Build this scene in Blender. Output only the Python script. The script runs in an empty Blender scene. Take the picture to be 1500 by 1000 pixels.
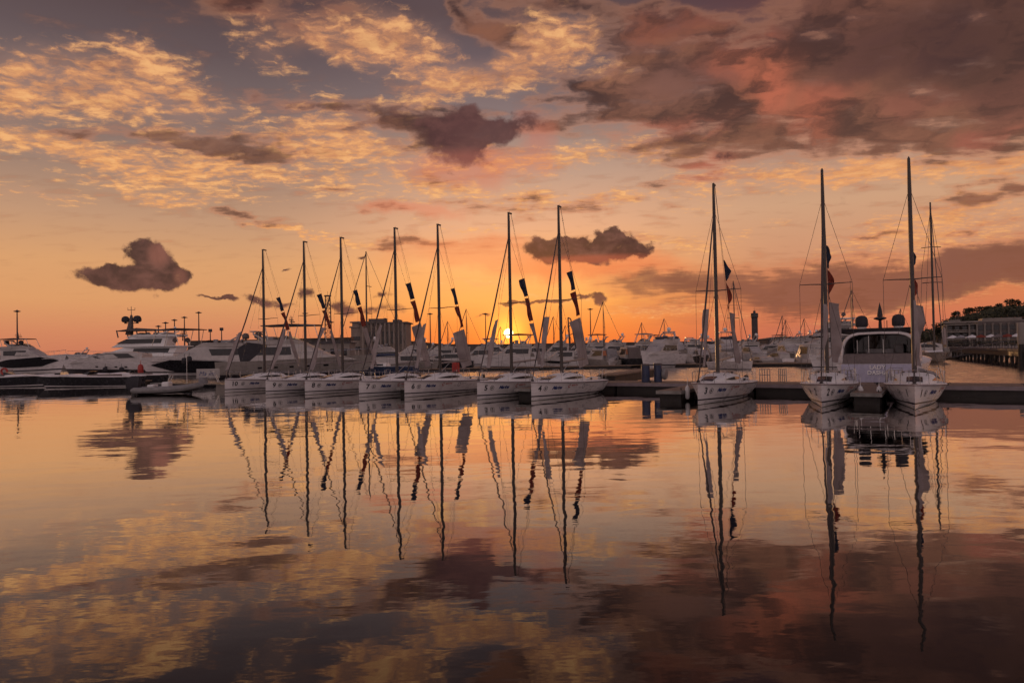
import bpy, bmesh, math, random
from mathutils import Vector, Matrix, noise
R = math.radians
random.seed(7)
scene = bpy.context.scene
col = scene.collection
FPX = 1000.0
CAM_H = 2.68
# ---------------------------------------------------------------- camera
cam_d = bpy.data.cameras.new("camera"); cam = bpy.data.objects.new("camera", cam_d); col.objects.link(cam)
cam_d.lens = 24.0; cam_d.sensor_width = 36.0; cam_d.clip_start = 0.1; cam_d.clip_end = 9000
PITCH = math.atan(14/FPX); ROLL = R(-1.1)
CM = Matrix.Rotation(R(90)+PITCH, 3, 'X') @ Matrix.Rotation(ROLL, 3, 'Z')
cam.matrix_world = Matrix.Translation((0, 0, CAM_H)) @ CM.to_4x4()
scene.camera = cam
def ray(px, py):
    return (CM @ Vector(((px-750)/FPX, (500-py)/FPX, -1))).normalized()
def project(p):
    v = CM.transposed() @ (Vector(p) - Vector((0, 0, CAM_H)))
    return 750 + FPX*v.x/-v.z, 500 - FPX*v.y/-v.z
def at(px, py, D):
    """point at distance y = D seen at that place of the photograph"""
    d = ray(px, py); return Vector((0, 0, CAM_H)) + d*(D/d.y)
def ground(px, py):
    d = ray(px, py); return Vector((0, 0, CAM_H)) + d*(-CAM_H/d.z)
def water(px, D):
    """point on the water at distance D whose column is px"""
    py = 530.0
    for _ in range(12):
        X = at(px, py, D).x
        py = project((X, D, 0))[1]
    return Vector((at(px, py, D).x, D, 0))
def s2l(c):
    return tuple(((x/255)/12.92 if x/255 <= .04045 else ((x/255+.055)/1.055)**2.4) for x in c) + (1.0,)
# ---------------------------------------------------------------- node helper
class NT:
    def __init__(s, tree): s.t = tree; tree.nodes.clear()
    def n(s, typ, **kw):
        nd = s.t.nodes.new(typ)
        for k, v in kw.items():
            if k.startswith('_'): setattr(nd, k[1:], v)
        return nd
    def l(s, a, b): s.t.links.new(a, b)
    def put(s, sock, v):
        if hasattr(v, 'is_output') or isinstance(v, bpy.types.NodeSocket): s.l(v, sock)
        else: sock.default_value = v
    def m(s, op, a, b=0.0, c=0.0, clamp=False):
        nd = s.n('ShaderNodeMath'); nd.operation = op; nd.use_clamp = clamp
        s.put(nd.inputs[0], a); s.put(nd.inputs[1], b)
        if op in ('MULTIPLY_ADD',): s.put(nd.inputs[2], c)
        return nd.outputs[0]
    def vm(s, op, a, b=None, scale=None):
        nd = s.n('ShaderNodeVectorMath'); nd.operation = op
        s.put(nd.inputs[0], a)
        if b is not None: s.put(nd.inputs[1], b)
        if scale is not None: s.put(nd.inputs['Scale'], scale)
        return nd.outputs[0]
    def noise(s, vec, scale, detail=4, rough=.5, dist=0.0, lac=2.0, out=0):
        nd = s.n('ShaderNodeTexNoise'); s.l(vec, nd.inputs['Vector'])
        nd.inputs['Scale'].default_value = scale; nd.inputs['Detail'].default_value = detail
        nd.inputs['Roughness'].default_value = rough; nd.inputs['Distortion'].default_value = dist
        nd.inputs['Lacunarity'].default_value = lac
        return nd.outputs[out]
    def smooth(s, v, lo, hi, a=0.0, b=1.0, typ='SMOOTHSTEP'):
        nd = s.n('ShaderNodeMapRange'); nd.interpolation_type = typ
        s.put(nd.inputs[0], v); nd.inputs[1].default_value = lo; nd.inputs[2].default_value = hi
        nd.inputs[3].default_value = a; nd.inputs[4].default_value = b
        return nd.outputs[0]
    def mix(s, f, a, b, typ='MIX'):
        nd = s.n('ShaderNodeMix'); nd.data_type = 'RGBA'; nd.blend_type = typ
        s.put(nd.inputs[0], f); s.put(nd.inputs[6], a); s.put(nd.inputs[7], b)
        return nd.outputs[2]
    def ramp(s, v, stops, interp='LINEAR'):
        nd = s.n('ShaderNodeValToRGB'); cr = nd.color_ramp; cr.interpolation = interp
        while len(cr.elements) > 1: cr.elements.remove(cr.elements[-1])
        cr.elements[0].position = stops[0][0]; cr.elements[0].color = stops[0][1]
        for p, c in stops[1:]:
            e = cr.elements.new(p); e.color = c
        s.l(v, nd.inputs[0]); return nd.outputs[0]
# ---------------------------------------------------------------- world: a dusk sky of directions (azimuth, slope)
SUN_AZ = math.atan2(ray(745, 488).x, ray(745, 488).y)
SUN_EL = math.asin(ray(745, 488).z)
world = bpy.data.worlds.new("World"); scene.world = world; world.use_nodes = True
w = NT(world.node_tree)
tc = w.n('ShaderNodeTexCoord'); sep = w.n('ShaderNodeSeparateXYZ'); w.l(tc.outputs['Generated'], sep.inputs[0])
X, Y, Z = sep.outputs
az = w.m('ARCTAN2', X, Y)
hyp = w.m('SQRT', w.m('ADD', w.m('MULTIPLY', X, X), w.m('MULTIPLY', Y, Y)))
tt = w.m('DIVIDE', Z, w.m('MAXIMUM', hyp, 0.02))
tt = w.m('MINIMUM', w.m('MAXIMUM', tt, 0.0), 4.0)
cmb = w.n('ShaderNodeCombineXYZ'); w.l(az, cmb.inputs[0]); w.l(tt, cmb.inputs[1]); P = cmb.outputs[0]
def Q(px, py):
    d = ray(px, py); return math.atan2(d.x, d.y), d.z/math.hypot(d.x, d.y)
# cloud-layer coordinates: a flat deck seen in perspective
zc = w.m('ADD', w.m('MAXIMUM', Z, 0.0), 0.10)
cmb2 = w.n('ShaderNodeCombineXYZ'); w.l(w.m('DIVIDE', X, zc), cmb2.inputs[0]); w.l(w.m('DIVIDE', Y, zc), cmb2.inputs[1])
DK = cmb2.outputs[0]
# warped lookups
w1 = w.noise(P, 7.0, 3, .55, out=1)
w2 = w.noise(P, 24.0, 5, .6, out=1)
half = (0.5, 0.5, 0.5)
wa = w.vm('MULTIPLY', w.vm('SUBTRACT', w1, half), (.13, .07, 0))
wb = w.vm('MULTIPLY', w.vm('SUBTRACT', w2, half), (.050, .032, 0))
PW = w.vm('ADD', w.vm('ADD', P, wa), wb)
PS = w.vm('ADD', P, w.vm('MULTIPLY', w.vm('SUBTRACT', w2, half), (.050, .034, 0)))
def blob(vec, b, K=1.25):
    px, py, rx, ry, rot = b[:5]
    a, t = Q(px, py); ca = math.cos(a)
    mp = w.n('ShaderNodeMapping'); mp.vector_type = 'TEXTURE'; w.l(vec, mp.inputs[0])
    mp.inputs['Location'].default_value = (a, t, 0); mp.inputs['Rotation'].default_value = (0, 0, R(rot))
    mp.inputs['Scale'].default_value = (rx/FPX*ca*ca*K, ry/FPX*ca*K, 1)
    g = w.n('ShaderNodeTexGradient'); g.gradient_type = 'SPHERICAL'; w.l(mp.outputs[0], g.inputs[0])
    return g.outputs[1]
def field(vec, lst, K=1.25):
    acc = None
    for b in lst:
        f = w.m('MULTIPLY', blob(vec, b, K), b[5]) if acc is None else w.m('MULTIPLY_ADD', blob(vec, b, K), b[5], acc)
        acc = f
    return acc
def tints(base, lst, vec, tex=None):
    for b in lst:
        f = w.smooth(blob(vec, b), 0, .75, 0, b[6])
        if tex is not None: f = w.m('MULTIPLY', f, tex)
        base = w.mix(f, base, s2l(b[5]))
    return base
def tpos(y): return (505-y)/1000.0*0.985
def rampof(st, top):
    return [(max(0, tpos(y))/1.2, s2l(c)) for y, c in st] + top
top = [(0.62, s2l((84, 70, 82))), (1.0, s2l((92, 84, 104)))]
vt = w.m('DIVIDE', tt, 1.2, clamp=True)
left = w.ramp(vt, rampof([(505, (202, 120, 90)), (470, (212, 136, 96)), (430, (220, 156, 104)), (380, (218, 160, 110)), (320, (194, 150, 118)), (250, (154, 126, 112)), (170, (124, 106, 104)), (90, (100, 84, 86)), (0, (82, 64, 66))], top))
mid = w.ramp(vt, rampof([(505, (246, 112, 44)), (470, (250, 140, 62)), (430, (255, 172, 90)), (380, (252, 178, 110)), (320, (230, 172, 132)), (240, (192, 156, 134)), (150, (136, 116, 114)), (70, (108, 92, 96)), (0, (94, 76, 78))], top))
right = w.ramp(vt, rampof([(505, (194, 106, 82)), (470, (208, 118, 84)), (430, (218, 132, 84)), (380, (208, 148, 112)), (310, (206, 160, 126)), (240, (180, 140, 120)), (150, (130, 96, 88)), (0, (84, 54, 60))], top))
base = w.mix(w.smooth(az, Q(330, 500)[0], Q(700, 500)[0]), left, mid)
base = w.mix(w.smooth(az, Q(830, 500)[0], Q(1180, 500)[0]), base, right)
# ---- bright small clouds (altocumulus lit from below)
nb = w.noise(DK, 4.6, 4, .55, 0.0)
nb2 = w.noise(w.vm('ADD', w.vm('MULTIPLY', DK, (17.0, 20.0, 1)), w.vm('MULTIPLY', w2, (1.6, 1.6, 0))), 1.0, 4, .58, 0.0)
nbm = w.m('MULTIPLY_ADD', nb2, .66, w.m('MULTIPLY', nb, .40))
B = [(60, 118, 150, 60, 0, .8), (190, 130, 190, 70, -6, .9), (20, 160, 90, 40, 0, .6), (300, 145, 100, 22, -4, .5), (210, 90, 80, 24, -20, .6),
     (110, 222, 180, 26, -3, .8), (250, 250, 260, 34, -2, 1.0), (400, 235, 180, 45, -4, .7), (250, 285, 190, 12, -3, .9), (50, 285, 80, 14, -4, .8),
     (385, 60, 60, 45, -40, .7), (470, 45, 90, 36, -15, .8), (560, 60, 100, 50, -10, 1.0), (610, 95, 70, 50, 0, .5), (480, 185, 110, 60, -10, .8),
     (740, 95, 120, 45, 20, .8), (790, 75, 90, 60, 30, .8), (660, 120, 100, 40, 25, .7), (590, 25, 90, 30, -20, .5), (870, 50, 70, 30, 20, .5), (900, 95, 60, 30, 0, .4),
     (560, 215, 180, 30, -5, .8), (600, 262, 120, 18, -4, .7), (860, 222, 220, 20, 4, .9), (700, 285, 240, 18, -3, .7), (900, 290, 200, 18, 0, .5), (780, 245, 80, 20, 0, .6),
     (1130, 262, 190, 26, -6, .8), (1230, 265, 110, 20, -8, .6), (1360, 245, 170, 26, -4, .9), (1470, 240, 90, 22, 0, .7), (1020, 220, 100, 20, 0, .4),
     (1290, 345, 160, 26, 18, .6), (1400, 330, 150, 40, 10, .8), (1400, 372, 170, 30, 0, .6), (1330, 445, 210, 16, 7, .8), (1450, 425, 120, 10, 6, .5),
     (430, 345, 90, 6, -8, .9), (520, 353, 160, 7, -5, .8), (700, 340, 130, 9, -4, .6), (560, 300, 110, 14, -3, .5), (720, 385, 50, 6, 0, .7), (700, 415, 60, 5, 0, .7),
     (800, 380, 90, 14, 0, .4), (820, 430, 70, 8, 0, .7), (990, 455, 130, 12, -3, .8), (960, 355, 110, 14, -4, .5), (1060, 350, 120, 14, 6, .5), (880, 400, 120, 8, -2, .5), (1020, 305, 80, 10, 0, .4)]
fb = field(PW, B)
mb = w.m('MULTIPLY', w.smooth(fb, .02, .28), w.smooth(w.m('ADD', w.m('MULTIPLY', w.m('MINIMUM', fb, 1.0), 1.0), w.m('MULTIPLY', w.m('SUBTRACT', nbm, .545), 5.6)), .15, 1.35))
bw = w.smooth(tt, 0.0, .48)
bcol = w.mix(bw, s2l((255, 176, 98)), s2l((214, 146, 102)))
bcol = w.mix(w.m('MULTIPLY', w.smooth(nbm, .52, .70), .7), bcol, s2l((255, 194, 128)))
bcol = w.mix(w.smooth(az, Q(900, 300)[0], Q(1200, 300)[0], 0, .35), bcol, s2l((220, 146, 100)))
base = w.mix(w.m('MULTIPLY', w.smooth(fb, .1, 1.2), .30), base, s2l((206, 150, 122)))
sky = w.mix(w.m('MULTIPLY', mb, .90), base, bcol)
# ---- soft large cloud masses
dkr = w.n('ShaderNodeMapping'); w.l(DK, dkr.inputs[0]); dkr.inputs['Rotation'].default_value = (0, 0, R(24)); dkr.inputs['Scale'].default_value = (5.0, 8.0, 1)
n3 = w.noise(w.vm('ADD', dkr.outputs[0], w.vm('MULTIPLY', w2, (.45, .45, 0))), 1.0, 6, .52, 0.0)
n4 = w.noise(w.vm('ADD', w.vm('MULTIPLY', PW, (9.0, 15.0, 1)), w.vm('MULTIPLY', n3, (1.0, 1.0, 0))), 1.0, 5, .58, 0.0)
Dm = [(600, 172, 120, 44, -4, .75), (655, 200, 90, 45, -20, .8), (500, 170, 80, 20, -3, .25), (310, 205, 190, 30, -3, 1.15), (380, 218, 110, 26, -8, .8), (110, 200, 70, 10, 0, .4),
      (365, 325, 78, 11, -8, 1.1), (420, 10, 130, 45, -10, .9), (300, 0, 90, 30, 0, .4), (420, 150, 180, 26, -6, .5), (680, 20, 130, 22, -36, .9), (755, 20, 60, 50, 0, .7),
      (1300, 60, 480, 150, 0, 1.8), (1010, 140, 260, 75, -8, 1.0), (1440, 165, 300, 90, -6, 1.2), (900, 40, 160, 60, -20, .8), (860, 150, 130, 35, 14, .8), (1000, 215, 130, 28, 4, .7),
      (1240, 205, 180, 34, -4, .8), (1060, 242, 70, 24, 0, .9), (1460, 285, 130, 26, 12, 1.1), (1390, 292, 60, 16, 4, .6), (1180, 415, 300, 42, -1, 1.7), (960, 412, 110, 22, -4, .8), (1440, 398, 190, 36, 10, 1.7), (1300, 420, 200, 26, 2, .8),
      (950, 268, 70, 12, -4, .8), (790, 300, 110, 14, 0, .8), (660, 300, 120, 14, -4, .5), (640, 362, 110, 14, -5, .8), (570, 357, 50, 8, 0, .8), (550, 313, 60, 10, -6, .8), (920, 300, 100, 10, 4, .6), (640, 258, 110, 16, -4, .5),
      (1290, 350, 60, 6, -2, .9), (1270, 335, 50, 4, 0, .5), (950, 450, 120, 10, -2, .5), (1060, 470, 110, 10, 0, .6), (1200, 455, 120, 12, 0, .6), (880, 365, 150, 24, -3, .6), (1420, 345, 90, 8, 6, .8)]
fm = field(PW, Dm)
mm = w.smooth(w.m('ADD', w.m('MINIMUM', fm, 1.6), w.m('MULTIPLY', w.m('SUBTRACT', n3, .5), w.smooth(tt, .06, .24, 1.0, 3.6))), .0, 1.40)
dcol = w.mix(w.smooth(n4, .36, .66), s2l((72, 48, 44)), s2l((138, 90, 70)))
dcol = w.mix(w.smooth(tt, 0.02, .34, .6, 0), dcol, s2l((160, 98, 74)))
T2 = [(1105, 95, 85, 60, -30, (196, 104, 76), .8), (1190, 190, 45, 45, 0, (204, 106, 78), .8), (1130, 145, 45, 45, 0, (200, 106, 80), .7), (1215, 145, 60, 26, -10, (186, 98, 76), .6), (1030, 175, 60, 22, 0, (176, 104, 84), .6), (1040, 245, 60, 30, 0, (206, 104, 80), .8), (1350, 150, 80, 30, 0, (150, 84, 72), .5),
      (1480, 130, 70, 50, 0, (130, 72, 66), .5), (1450, 195, 50, 22, 20, (170, 88, 74), .6), (960, 185, 100, 22, 0, (190, 104, 82), .6), (980, 130, 60, 30, 0, (176, 116, 90), .5), (900, 100, 50, 30, 0, (186, 126, 98), .6), (430, 15, 110, 45, 0, (168, 92, 76), .6), (400, 150, 150, 30, -5, (128, 84, 84), .5),
      (1000, 20, 90, 50, 0, (140, 72, 58), .6), (1200, 30, 160, 60, 0, (96, 62, 58), .7), (1300, 80, 160, 60, 0, (74, 48, 50), .85), (1450, 40, 200, 120, 0, (58, 40, 42), 1.0), (1000, 115, 90, 40, 0, (84, 62, 66), .6), (1180, 410, 280, 40, 0, (134, 84, 70), .75), (1440, 400, 160, 40, 8, (122, 78, 68), .8), (330, 205, 170, 30, -4, (132, 98, 84), .6),
      (1200, 225, 220, 40, 0, (136, 88, 70), .5), (450, 12, 40, 30, 0, (108, 62, 62), .5)]
T2 = [b_[:6]+(b_[6]*.85,) for b_ in T2]
dcol = tints(dcol, T2, PW, w.smooth(n4, .36, .62, .12, 1.0))
rim = w.m('MULTIPLY', w.smooth(mm, 0.02, .35), w.smooth(mm, .85, .35))
dcol = w.mix(w.m('MULTIPLY', rim, .5), dcol, w.mix(bw, s2l((250, 140, 90)), s2l((214, 146, 108))))
sky = w.mix(w.m('MULTIPLY', mm, .93), sky, dcol)
# ---- crisp dark cumulus in front
n5 = w.noise(w.vm('MULTIPLY', P, (26.0, 34.0, 1)), 1.0, 6, .64, 0.3)
Dc = [(668, 215, 70, 44, -10, 1.4), (742, 190, 66, 26, 16, 1.5), (692, 178, 40, 28, 0, 1.2), (640, 180, 90, 30, 0, .7), (590, 165, 60, 20, 0, .4),
      (192, 408, 84, 22, -1, 2.1), (212, 380, 30, 38, 14, 1.7), (250, 404, 30, 24, 0, 1.3), (262, 396, 16, 18, 0, 1.1), (150, 402, 30, 18, 0, 1.0), (172, 396, 26, 18, 0, .9), (244, 388, 22, 26, 0, .9), (200, 362, 20, 14, 0, 1.0), (232, 366, 14, 16, 0, .9),
      (858, 367, 100, 22, -1, 2.2), (898, 354, 34, 24, 0, 1.5), (902, 340, 12, 9, 0, 1.2), (876, 344, 12, 10, 0, .9), (942, 368, 16, 15, 0, 1.5), (798, 362, 40, 20, 0, 1.5), (840, 352, 34, 16, 0, 1.0), (920, 364, 24, 18, 0, 1.0),
      (312, 437, 30, 4, -2, 1.5), (335, 439, 12, 7, 0, 1.4), (375, 440, 34, 9, -3, 1.5), (415, 448, 40, 8, 0, 1.0), (447, 430, 16, 11, -40, 1.2), (528, 374, 14, 4, 0, 1.2), (416, 394, 12, 4, 0, 1.0),
      (560, 430, 20, 9, 0, 1.3), (545, 452, 60, 12, 0, 1.1), (496, 450, 26, 16, 0, 1.0), (770, 442, 56, 4, 1, 1.4), (706, 464, 24, 4, 10, 1.2), (744, 444, 18, 6, 0, 1.0), (878, 440, 16, 9, 0, 1.4), (840, 436, 60, 5, 3, 1.2), (1070, 232, 26, 16, 10, .9)]
fc = field(PS, Dc, 1.12)
mc = w.smooth(w.m('ADD', w.m('MINIMUM', fc, 1.2), w.m('MULTIPLY', w.m('SUBTRACT', n5, .5), 2.0)), .34, 1.02)
ccol = w.mix(w.smooth(n5, .40, .70), s2l((60, 40, 43)), s2l((104, 68, 64)))
ccol = w.mix(w.smooth(tt, 0.02, .11, .5, 0), ccol, s2l((146, 92, 82)))
T3 = [(232, 372, 18, 20, 0, (150, 92, 80), .5), (264, 405, 12, 16, 0, (146, 90, 78), .45), (860, 380, 110, 8, 0, (176, 88, 66), .6), (700, 195, 90, 50, 0, (98, 64, 64), .7), (672, 236, 80, 20, 0, (150, 86, 76), .6)]
ccol = tints(ccol, T3, P)
# glow of salmon light under the crisp clouds
G = [(690, 246, 120, 30, 0, (214, 118, 88), .5), (780, 200, 30, 40, 0, (210, 112, 88), .35), (860, 392, 150, 20, 0, (236, 116, 70), .6), (600, 312, 90, 14, 0, (226, 130, 96), .5), (700, 372, 150, 26, 0, (240, 138, 88), .45)]
sky = tints(sky, G, PW)
sky = w.mix(w.m('MULTIPLY', mc, .94), sky, ccol)
# ---- sun glow and disc
dsun = w.n('ShaderNodeVectorMath'); dsun.operation = 'DISTANCE'; w.l(P, dsun.inputs[0]); dsun.inputs[1].default_value = (SUN_AZ, math.tan(SUN_EL), 0)
ds = dsun.outputs['Value']
def addc(base, f, c, s):
    return w.mix(w.m('MULTIPLY', f, s), base, c, 'ADD')
g1 = w.m('POWER', w.smooth(ds, 0.0, .28, 1, 0, 'LINEAR'), 2.0)
g2 = w.m('POWER', w.smooth(ds, 0.0, .075, 1, 0, 'LINEAR'), 4.2)
g3 = w.smooth(ds, .0045, .0078, 1, 0)
sky = addc(sky, g1, (.55, .19, .02, 1), .40)
sky = addc(sky, g2, (1.0, .42, .04, 1), 2.3)
sky = addc(sky, g3, (8.0, 6.4, 3.2, 1), 1.0)
# ---- the eastern half of the sky, opposite the sunset: pale pink, out of view, brightened to light the hulls
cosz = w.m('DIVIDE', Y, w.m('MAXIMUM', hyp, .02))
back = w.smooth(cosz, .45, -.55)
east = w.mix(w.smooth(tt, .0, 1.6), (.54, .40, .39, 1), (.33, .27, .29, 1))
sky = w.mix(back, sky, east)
skyt = w.n('ShaderNodeTexSky'); skyt.sky_type = 'NISHITA'; skyt.sun_disc = False
skyt.sun_elevation = SUN_EL; skyt.sun_rotation = SUN_AZ; skyt.air_density = 1.6; skyt.dust_density = 3.0
sky = w.mix(.003, sky, skyt.outputs[0], 'ADD')
world.cycles.sampling_method = 'MANUAL'; world.cycles.sample_map_resolution = 512
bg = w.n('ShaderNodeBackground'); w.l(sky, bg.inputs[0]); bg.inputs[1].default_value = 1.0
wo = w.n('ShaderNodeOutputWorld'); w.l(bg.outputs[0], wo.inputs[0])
# ---------------------------------------------------------------- sun
sd = bpy.data.lights.new("sun", 'SUN'); sd.energy = 1.0; sd.angle = R(.5); sd.color = (1.0, .50, .20)
so = bpy.data.objects.new("sun", sd); col.objects.link(so)
so.rotation_euler = Vector((math.sin(SUN_AZ)*math.cos(SUN_EL), math.cos(SUN_AZ)*math.cos(SUN_EL), math.sin(SUN_EL))).to_track_quat('Z', 'Y').to_euler()
scene.view_settings.view_transform = 'Standard'; scene.view_settings.look = 'None'
scene.view_settings.exposure = 0; scene.view_settings.gamma = 1
scene.render.engine = 'CYCLES'
scene.cycles.max_bounces = 6; scene.cycles.use_denoising = True
scene.cycles.use_adaptive_sampling = True; scene.cycles.adaptive_threshold = 0.02; scene.cycles.adaptive_min_samples = 12
scene.cycles.sample_clamp_indirect = 4.0; scene.cycles.sample_clamp_direct = 12.0
# ---------------------------------------------------------------- water
UX, UY = -.851, .525          # along the pontoon towards the left
NX, NY = .525, .851           # away from the camera, across the pontoon
PC = Vector((5.0, 43.3, 0))   # a point on the camera side edge of the pontoon
me = bpy.data.meshes.new("water")
bm = bmesh.new()
for x, y in ((-3500, -60), (3500, -60), (3500, 7000), (-3500, 7000)): bm.verts.new((x, y, 0))
bm.faces.new(bm.verts); bm.to_mesh(me); bm.free()
wat = bpy.data.objects.new("water", me); col.objects.link(wat); wat["kind"] = "structure"
mt = bpy.data.materials.new("harbour_water"); mt.use_nodes = True; g = NT(mt.node_tree)
gp = g.n('ShaderNodeNewGeometry'); pos = gp.outputs['Position']
sp = g.n('ShaderNodeSeparateXYZ'); g.l(pos, sp.inputs[0])
dist = g.m('ADD', g.m('MULTIPLY', g.m('SUBTRACT', sp.outputs[0], PC.x), NX), g.m('MULTIPLY', g.m('SUBTRACT', sp.outputs[1], PC.y), NY))
far = g.smooth(dist, 0, 6)
patch = g.noise(pos, .05, 3, .5)
h1 = g.noise(g.vm('MULTIPLY', pos, (.42, .75, 1)), 1.0, 2, .45)
h2 = g.noise(g.vm('MULTIPLY', pos, (1.1, 2.2, 1)), 1.0, 3, .5)
h3 = g.noise(g.vm('MULTIPLY', pos, (5.0, 9.0, 1)), 1.0, 3, .55)
h4 = g.noise(g.vm('MULTIPLY', pos, (.8, 3.0, 1)), 1.0, 4, .6)
rip = g.m('MULTIPLY', h3, g.smooth(patch, .35, .65, .00004, .00045))
near = g.m('ADD', g.m('ADD', g.m('MULTIPLY', h1, .012), g.m('MULTIPLY', h2, .0020)), rip)
amp = g.m('MULTIPLY', sp.outputs[1], .011)
farh = g.m('ADD', g.m('MULTIPLY', h4, .06), g.m('MULTIPLY', h3, .012))
hh = g.m('ADD', near, g.m('MULTIPLY', far, farh))
bp = g.n('ShaderNodeBump'); bp.inputs['Strength'].default_value = 1.0; bp.inputs['Distance'].default_value = 1.0; g.l(hh, bp.inputs['Height'])
pr = g.n('ShaderNodeBsdfDiffuse'); pr.inputs['Color'].default_value = (.010, .008, .008, 1)
gl = g.n('ShaderNodeBsdfGlossy'); gl.inputs['Color'].default_value = (1, .985, .96, 1)
g.l(g.m('MULTIPLY_ADD', far, .12, .006), gl.inputs['Roughness']); g.l(bp.outputs[0], gl.inputs['Normal'])
dt = g.n('ShaderNodeVectorMath'); dt.operation = 'DOT_PRODUCT'; g.l(gp.outputs['Normal'], dt.inputs[0]); g.l(gp.outputs['Incoming'], dt.inputs[1])
def gv(v): return (v, v, v, 1)
# reflectance against the angle of view: a steep Fresnel-like fall from mirror at grazing to dark water looking down
fr = g.ramp(g.m('ABSOLUTE', dt.outputs['Value']), [(0, gv(1)), (.06, gv(.93)), (.12, gv(.84)), (.19, gv(.64)), (.27, gv(.37)), (.36, gv(.20)), (.45, gv(.11)), (.7, gv(.06)), (1, gv(.03))])
mx = g.n('ShaderNodeMixShader'); g.l(fr, mx.inputs[0]); g.l(pr.outputs[0], mx.inputs[1]); g.l(gl.outputs[0], mx.inputs[2])
mo = g.n('ShaderNodeOutputMaterial'); g.l(mx.outputs[0], mo.inputs[0]); me.materials.append(mt)
# ---------------------------------------------------------------- mesh builder
class MB:
    def __init__(s): s.v = []; s.f = []; s.mi = []
    def add(s, vs, fs, m=0):
        o = len(s.v); s.v += [tuple(p) for p in vs]
        for f in fs: s.f.append([o+i for i in f]); s.mi.append(m)
    def box(s, c, d, rz=0.0, m=0, b=0.0):
        hx, hy, hz = d[0]/2, d[1]/2, d[2]/2
        vs = []
        if b <= 0:
            for z in (-hz, hz):
                for x, y in ((-hx, -hy), (hx, -hy), (hx, hy), (-hx, hy)): vs.append((x, y, z))
            fs = [(3, 2, 1, 0), (4, 5, 6, 7), (0, 1, 5, 4), (1, 2, 6, 5), (2, 3, 7, 6), (3, 0, 4, 7)]
        else:
            rings = [(-hz, b), (-hz+b, 0), (hz-b, 0), (hz, b)]
            for z, i in rings:
                for x, y in ((-hx+b, -hy+i), (hx-b, -hy+i), (hx-i, -hy+b), (hx-i, hy-b), (hx-b, hy-i), (-hx+b, hy-i), (-hx+i, hy-b), (-hx+i, -hy+b)): vs.append((x, y, z))
            fs = [tuple(range(7, -1, -1)), tuple(range(24, 32))]
            for k in range(3):
                for j in range(8): fs.append((k*8+j, k*8+(j+1) % 8, (k+1)*8+(j+1) % 8, (k+1)*8+j))
        ca, sa = math.cos(rz), math.sin(rz)
        s.add([(c[0]+x*ca-y*sa, c[1]+x*sa+y*ca, c[2]+z) for x, y, z in vs], fs, m)
    def tube(s, pts, r, n=6, m=0, caps=True, closed=False):
        pts = [Vector(p) for p in pts]; N = len(pts)
        rs = r if isinstance(r, (list, tuple)) else [r]*N
        vs = []; prev = None
        for i, p in enumerate(pts):
            if closed: t = pts[(i+1) % N]-pts[i-1]
            else: t = pts[min(i+1, N-1)]-pts[max(i-1, 0)]
            t.normalize()
            up = Vector((0, 0, 1)) if abs(t.z) < .95 else Vector((1, 0, 0))
            a = t.cross(up).normalized() if prev is None else (prev - t*prev.dot(t)).normalized()
            prev = a; b = t.cross(a)
            for j in range(n):
                an = 2*math.pi*j/n; vs.append(p+(a*math.cos(an)+b*math.sin(an))*rs[i])
        fs = []
        for i in range(N if closed else N-1):
            k = (i+1) % N
            for j in range(n): fs.append((i*n+j, i*n+(j+1) % n, k*n+(j+1) % n, k*n+j))
        if caps and not closed: fs += [tuple(range(n-1, -1, -1)), tuple(range((N-1)*n, N*n))]
        s.add(vs, fs, m)
    def loft(s, rings, m=0, closed=True, cap0=True, cap1=True):
        n = len(rings[0]); vs = [p for r in rings for p in r]; fs = []
        for i in range(len(rings)-1):
            for j in range(n if closed else n-1):
                fs.append((i*n+j, i*n+(j+1) % n, (i+1)*n+(j+1) % n, (i+1)*n+j))
        if cap0: fs.append(tuple(range(n-1, -1, -1)))
        if cap1: fs.append(tuple(range((len(rings)-1)*n, len(rings)*n)))
        s.add(vs, fs, m)
    def prism(s, prof, w0, w1=None, m=0, y=0.0, zref=None):
        """side outline prof (x, z) from -w to +w; w may shrink upward from w0 to w1"""
        zs = [p[1] for p in prof]; z0, z1 = min(zs), max(zs)
        w1 = w0 if w1 is None else w1
        def hw(z): return w0+(w1-w0)*((z-z0)/max(1e-6, z1-z0))
        s.loft([[(x, y+hw(z), z) for x, z in prof], [(x, y-hw(z), z) for x, z in prof]], m)
    def lathe(s, prof, c=(0, 0, 0), n=12, m=0):
        s.loft([[(c[0]+r*math.cos(2*math.pi*j/n), c[1]+r*math.sin(2*math.pi*j/n), c[2]+z) for j in range(n)] for r, z in prof], m)
    def dome(s, c, r, h=None, n=12, m=0, full=False):
        h = h or r; k = 6; pr = []
        lo = -math.pi/2 if full else 0
        for i in range(k+1):
            a = lo+(math.pi/2-lo)*i/k; pr.append((max(.002, r*math.cos(a)), h*math.sin(a)))
        s.lathe(pr, c, n, m)
    def build(s, name, mats, parent=None, angle=35, loc=None):
        me = bpy.data.meshes.new(name); me.from_pydata(s.v, [], s.f)
        mats = mats if isinstance(mats, (list, tuple)) else [mats]
        for x in mats: me.materials.append(x)
        me.polygons.foreach_set('material_index', s.mi)
        bm = bmesh.new(); bm.from_mesh(me); bmesh.ops.remove_doubles(bm, verts=bm.verts, dist=1e-5)
        bmesh.ops.recalc_face_normals(bm, faces=bm.faces); bm.to_mesh(me); bm.free()
        me.polygons.foreach_set('use_smooth', [True]*len(me.polygons))
        me.set_sharp_from_angle(angle=R(angle)); me.update()
        o = bpy.data.objects.new(name, me); col.objects.link(o)
        if parent is not None: o.parent = parent
        if loc is not None: o.location = loc
        return o
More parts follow.
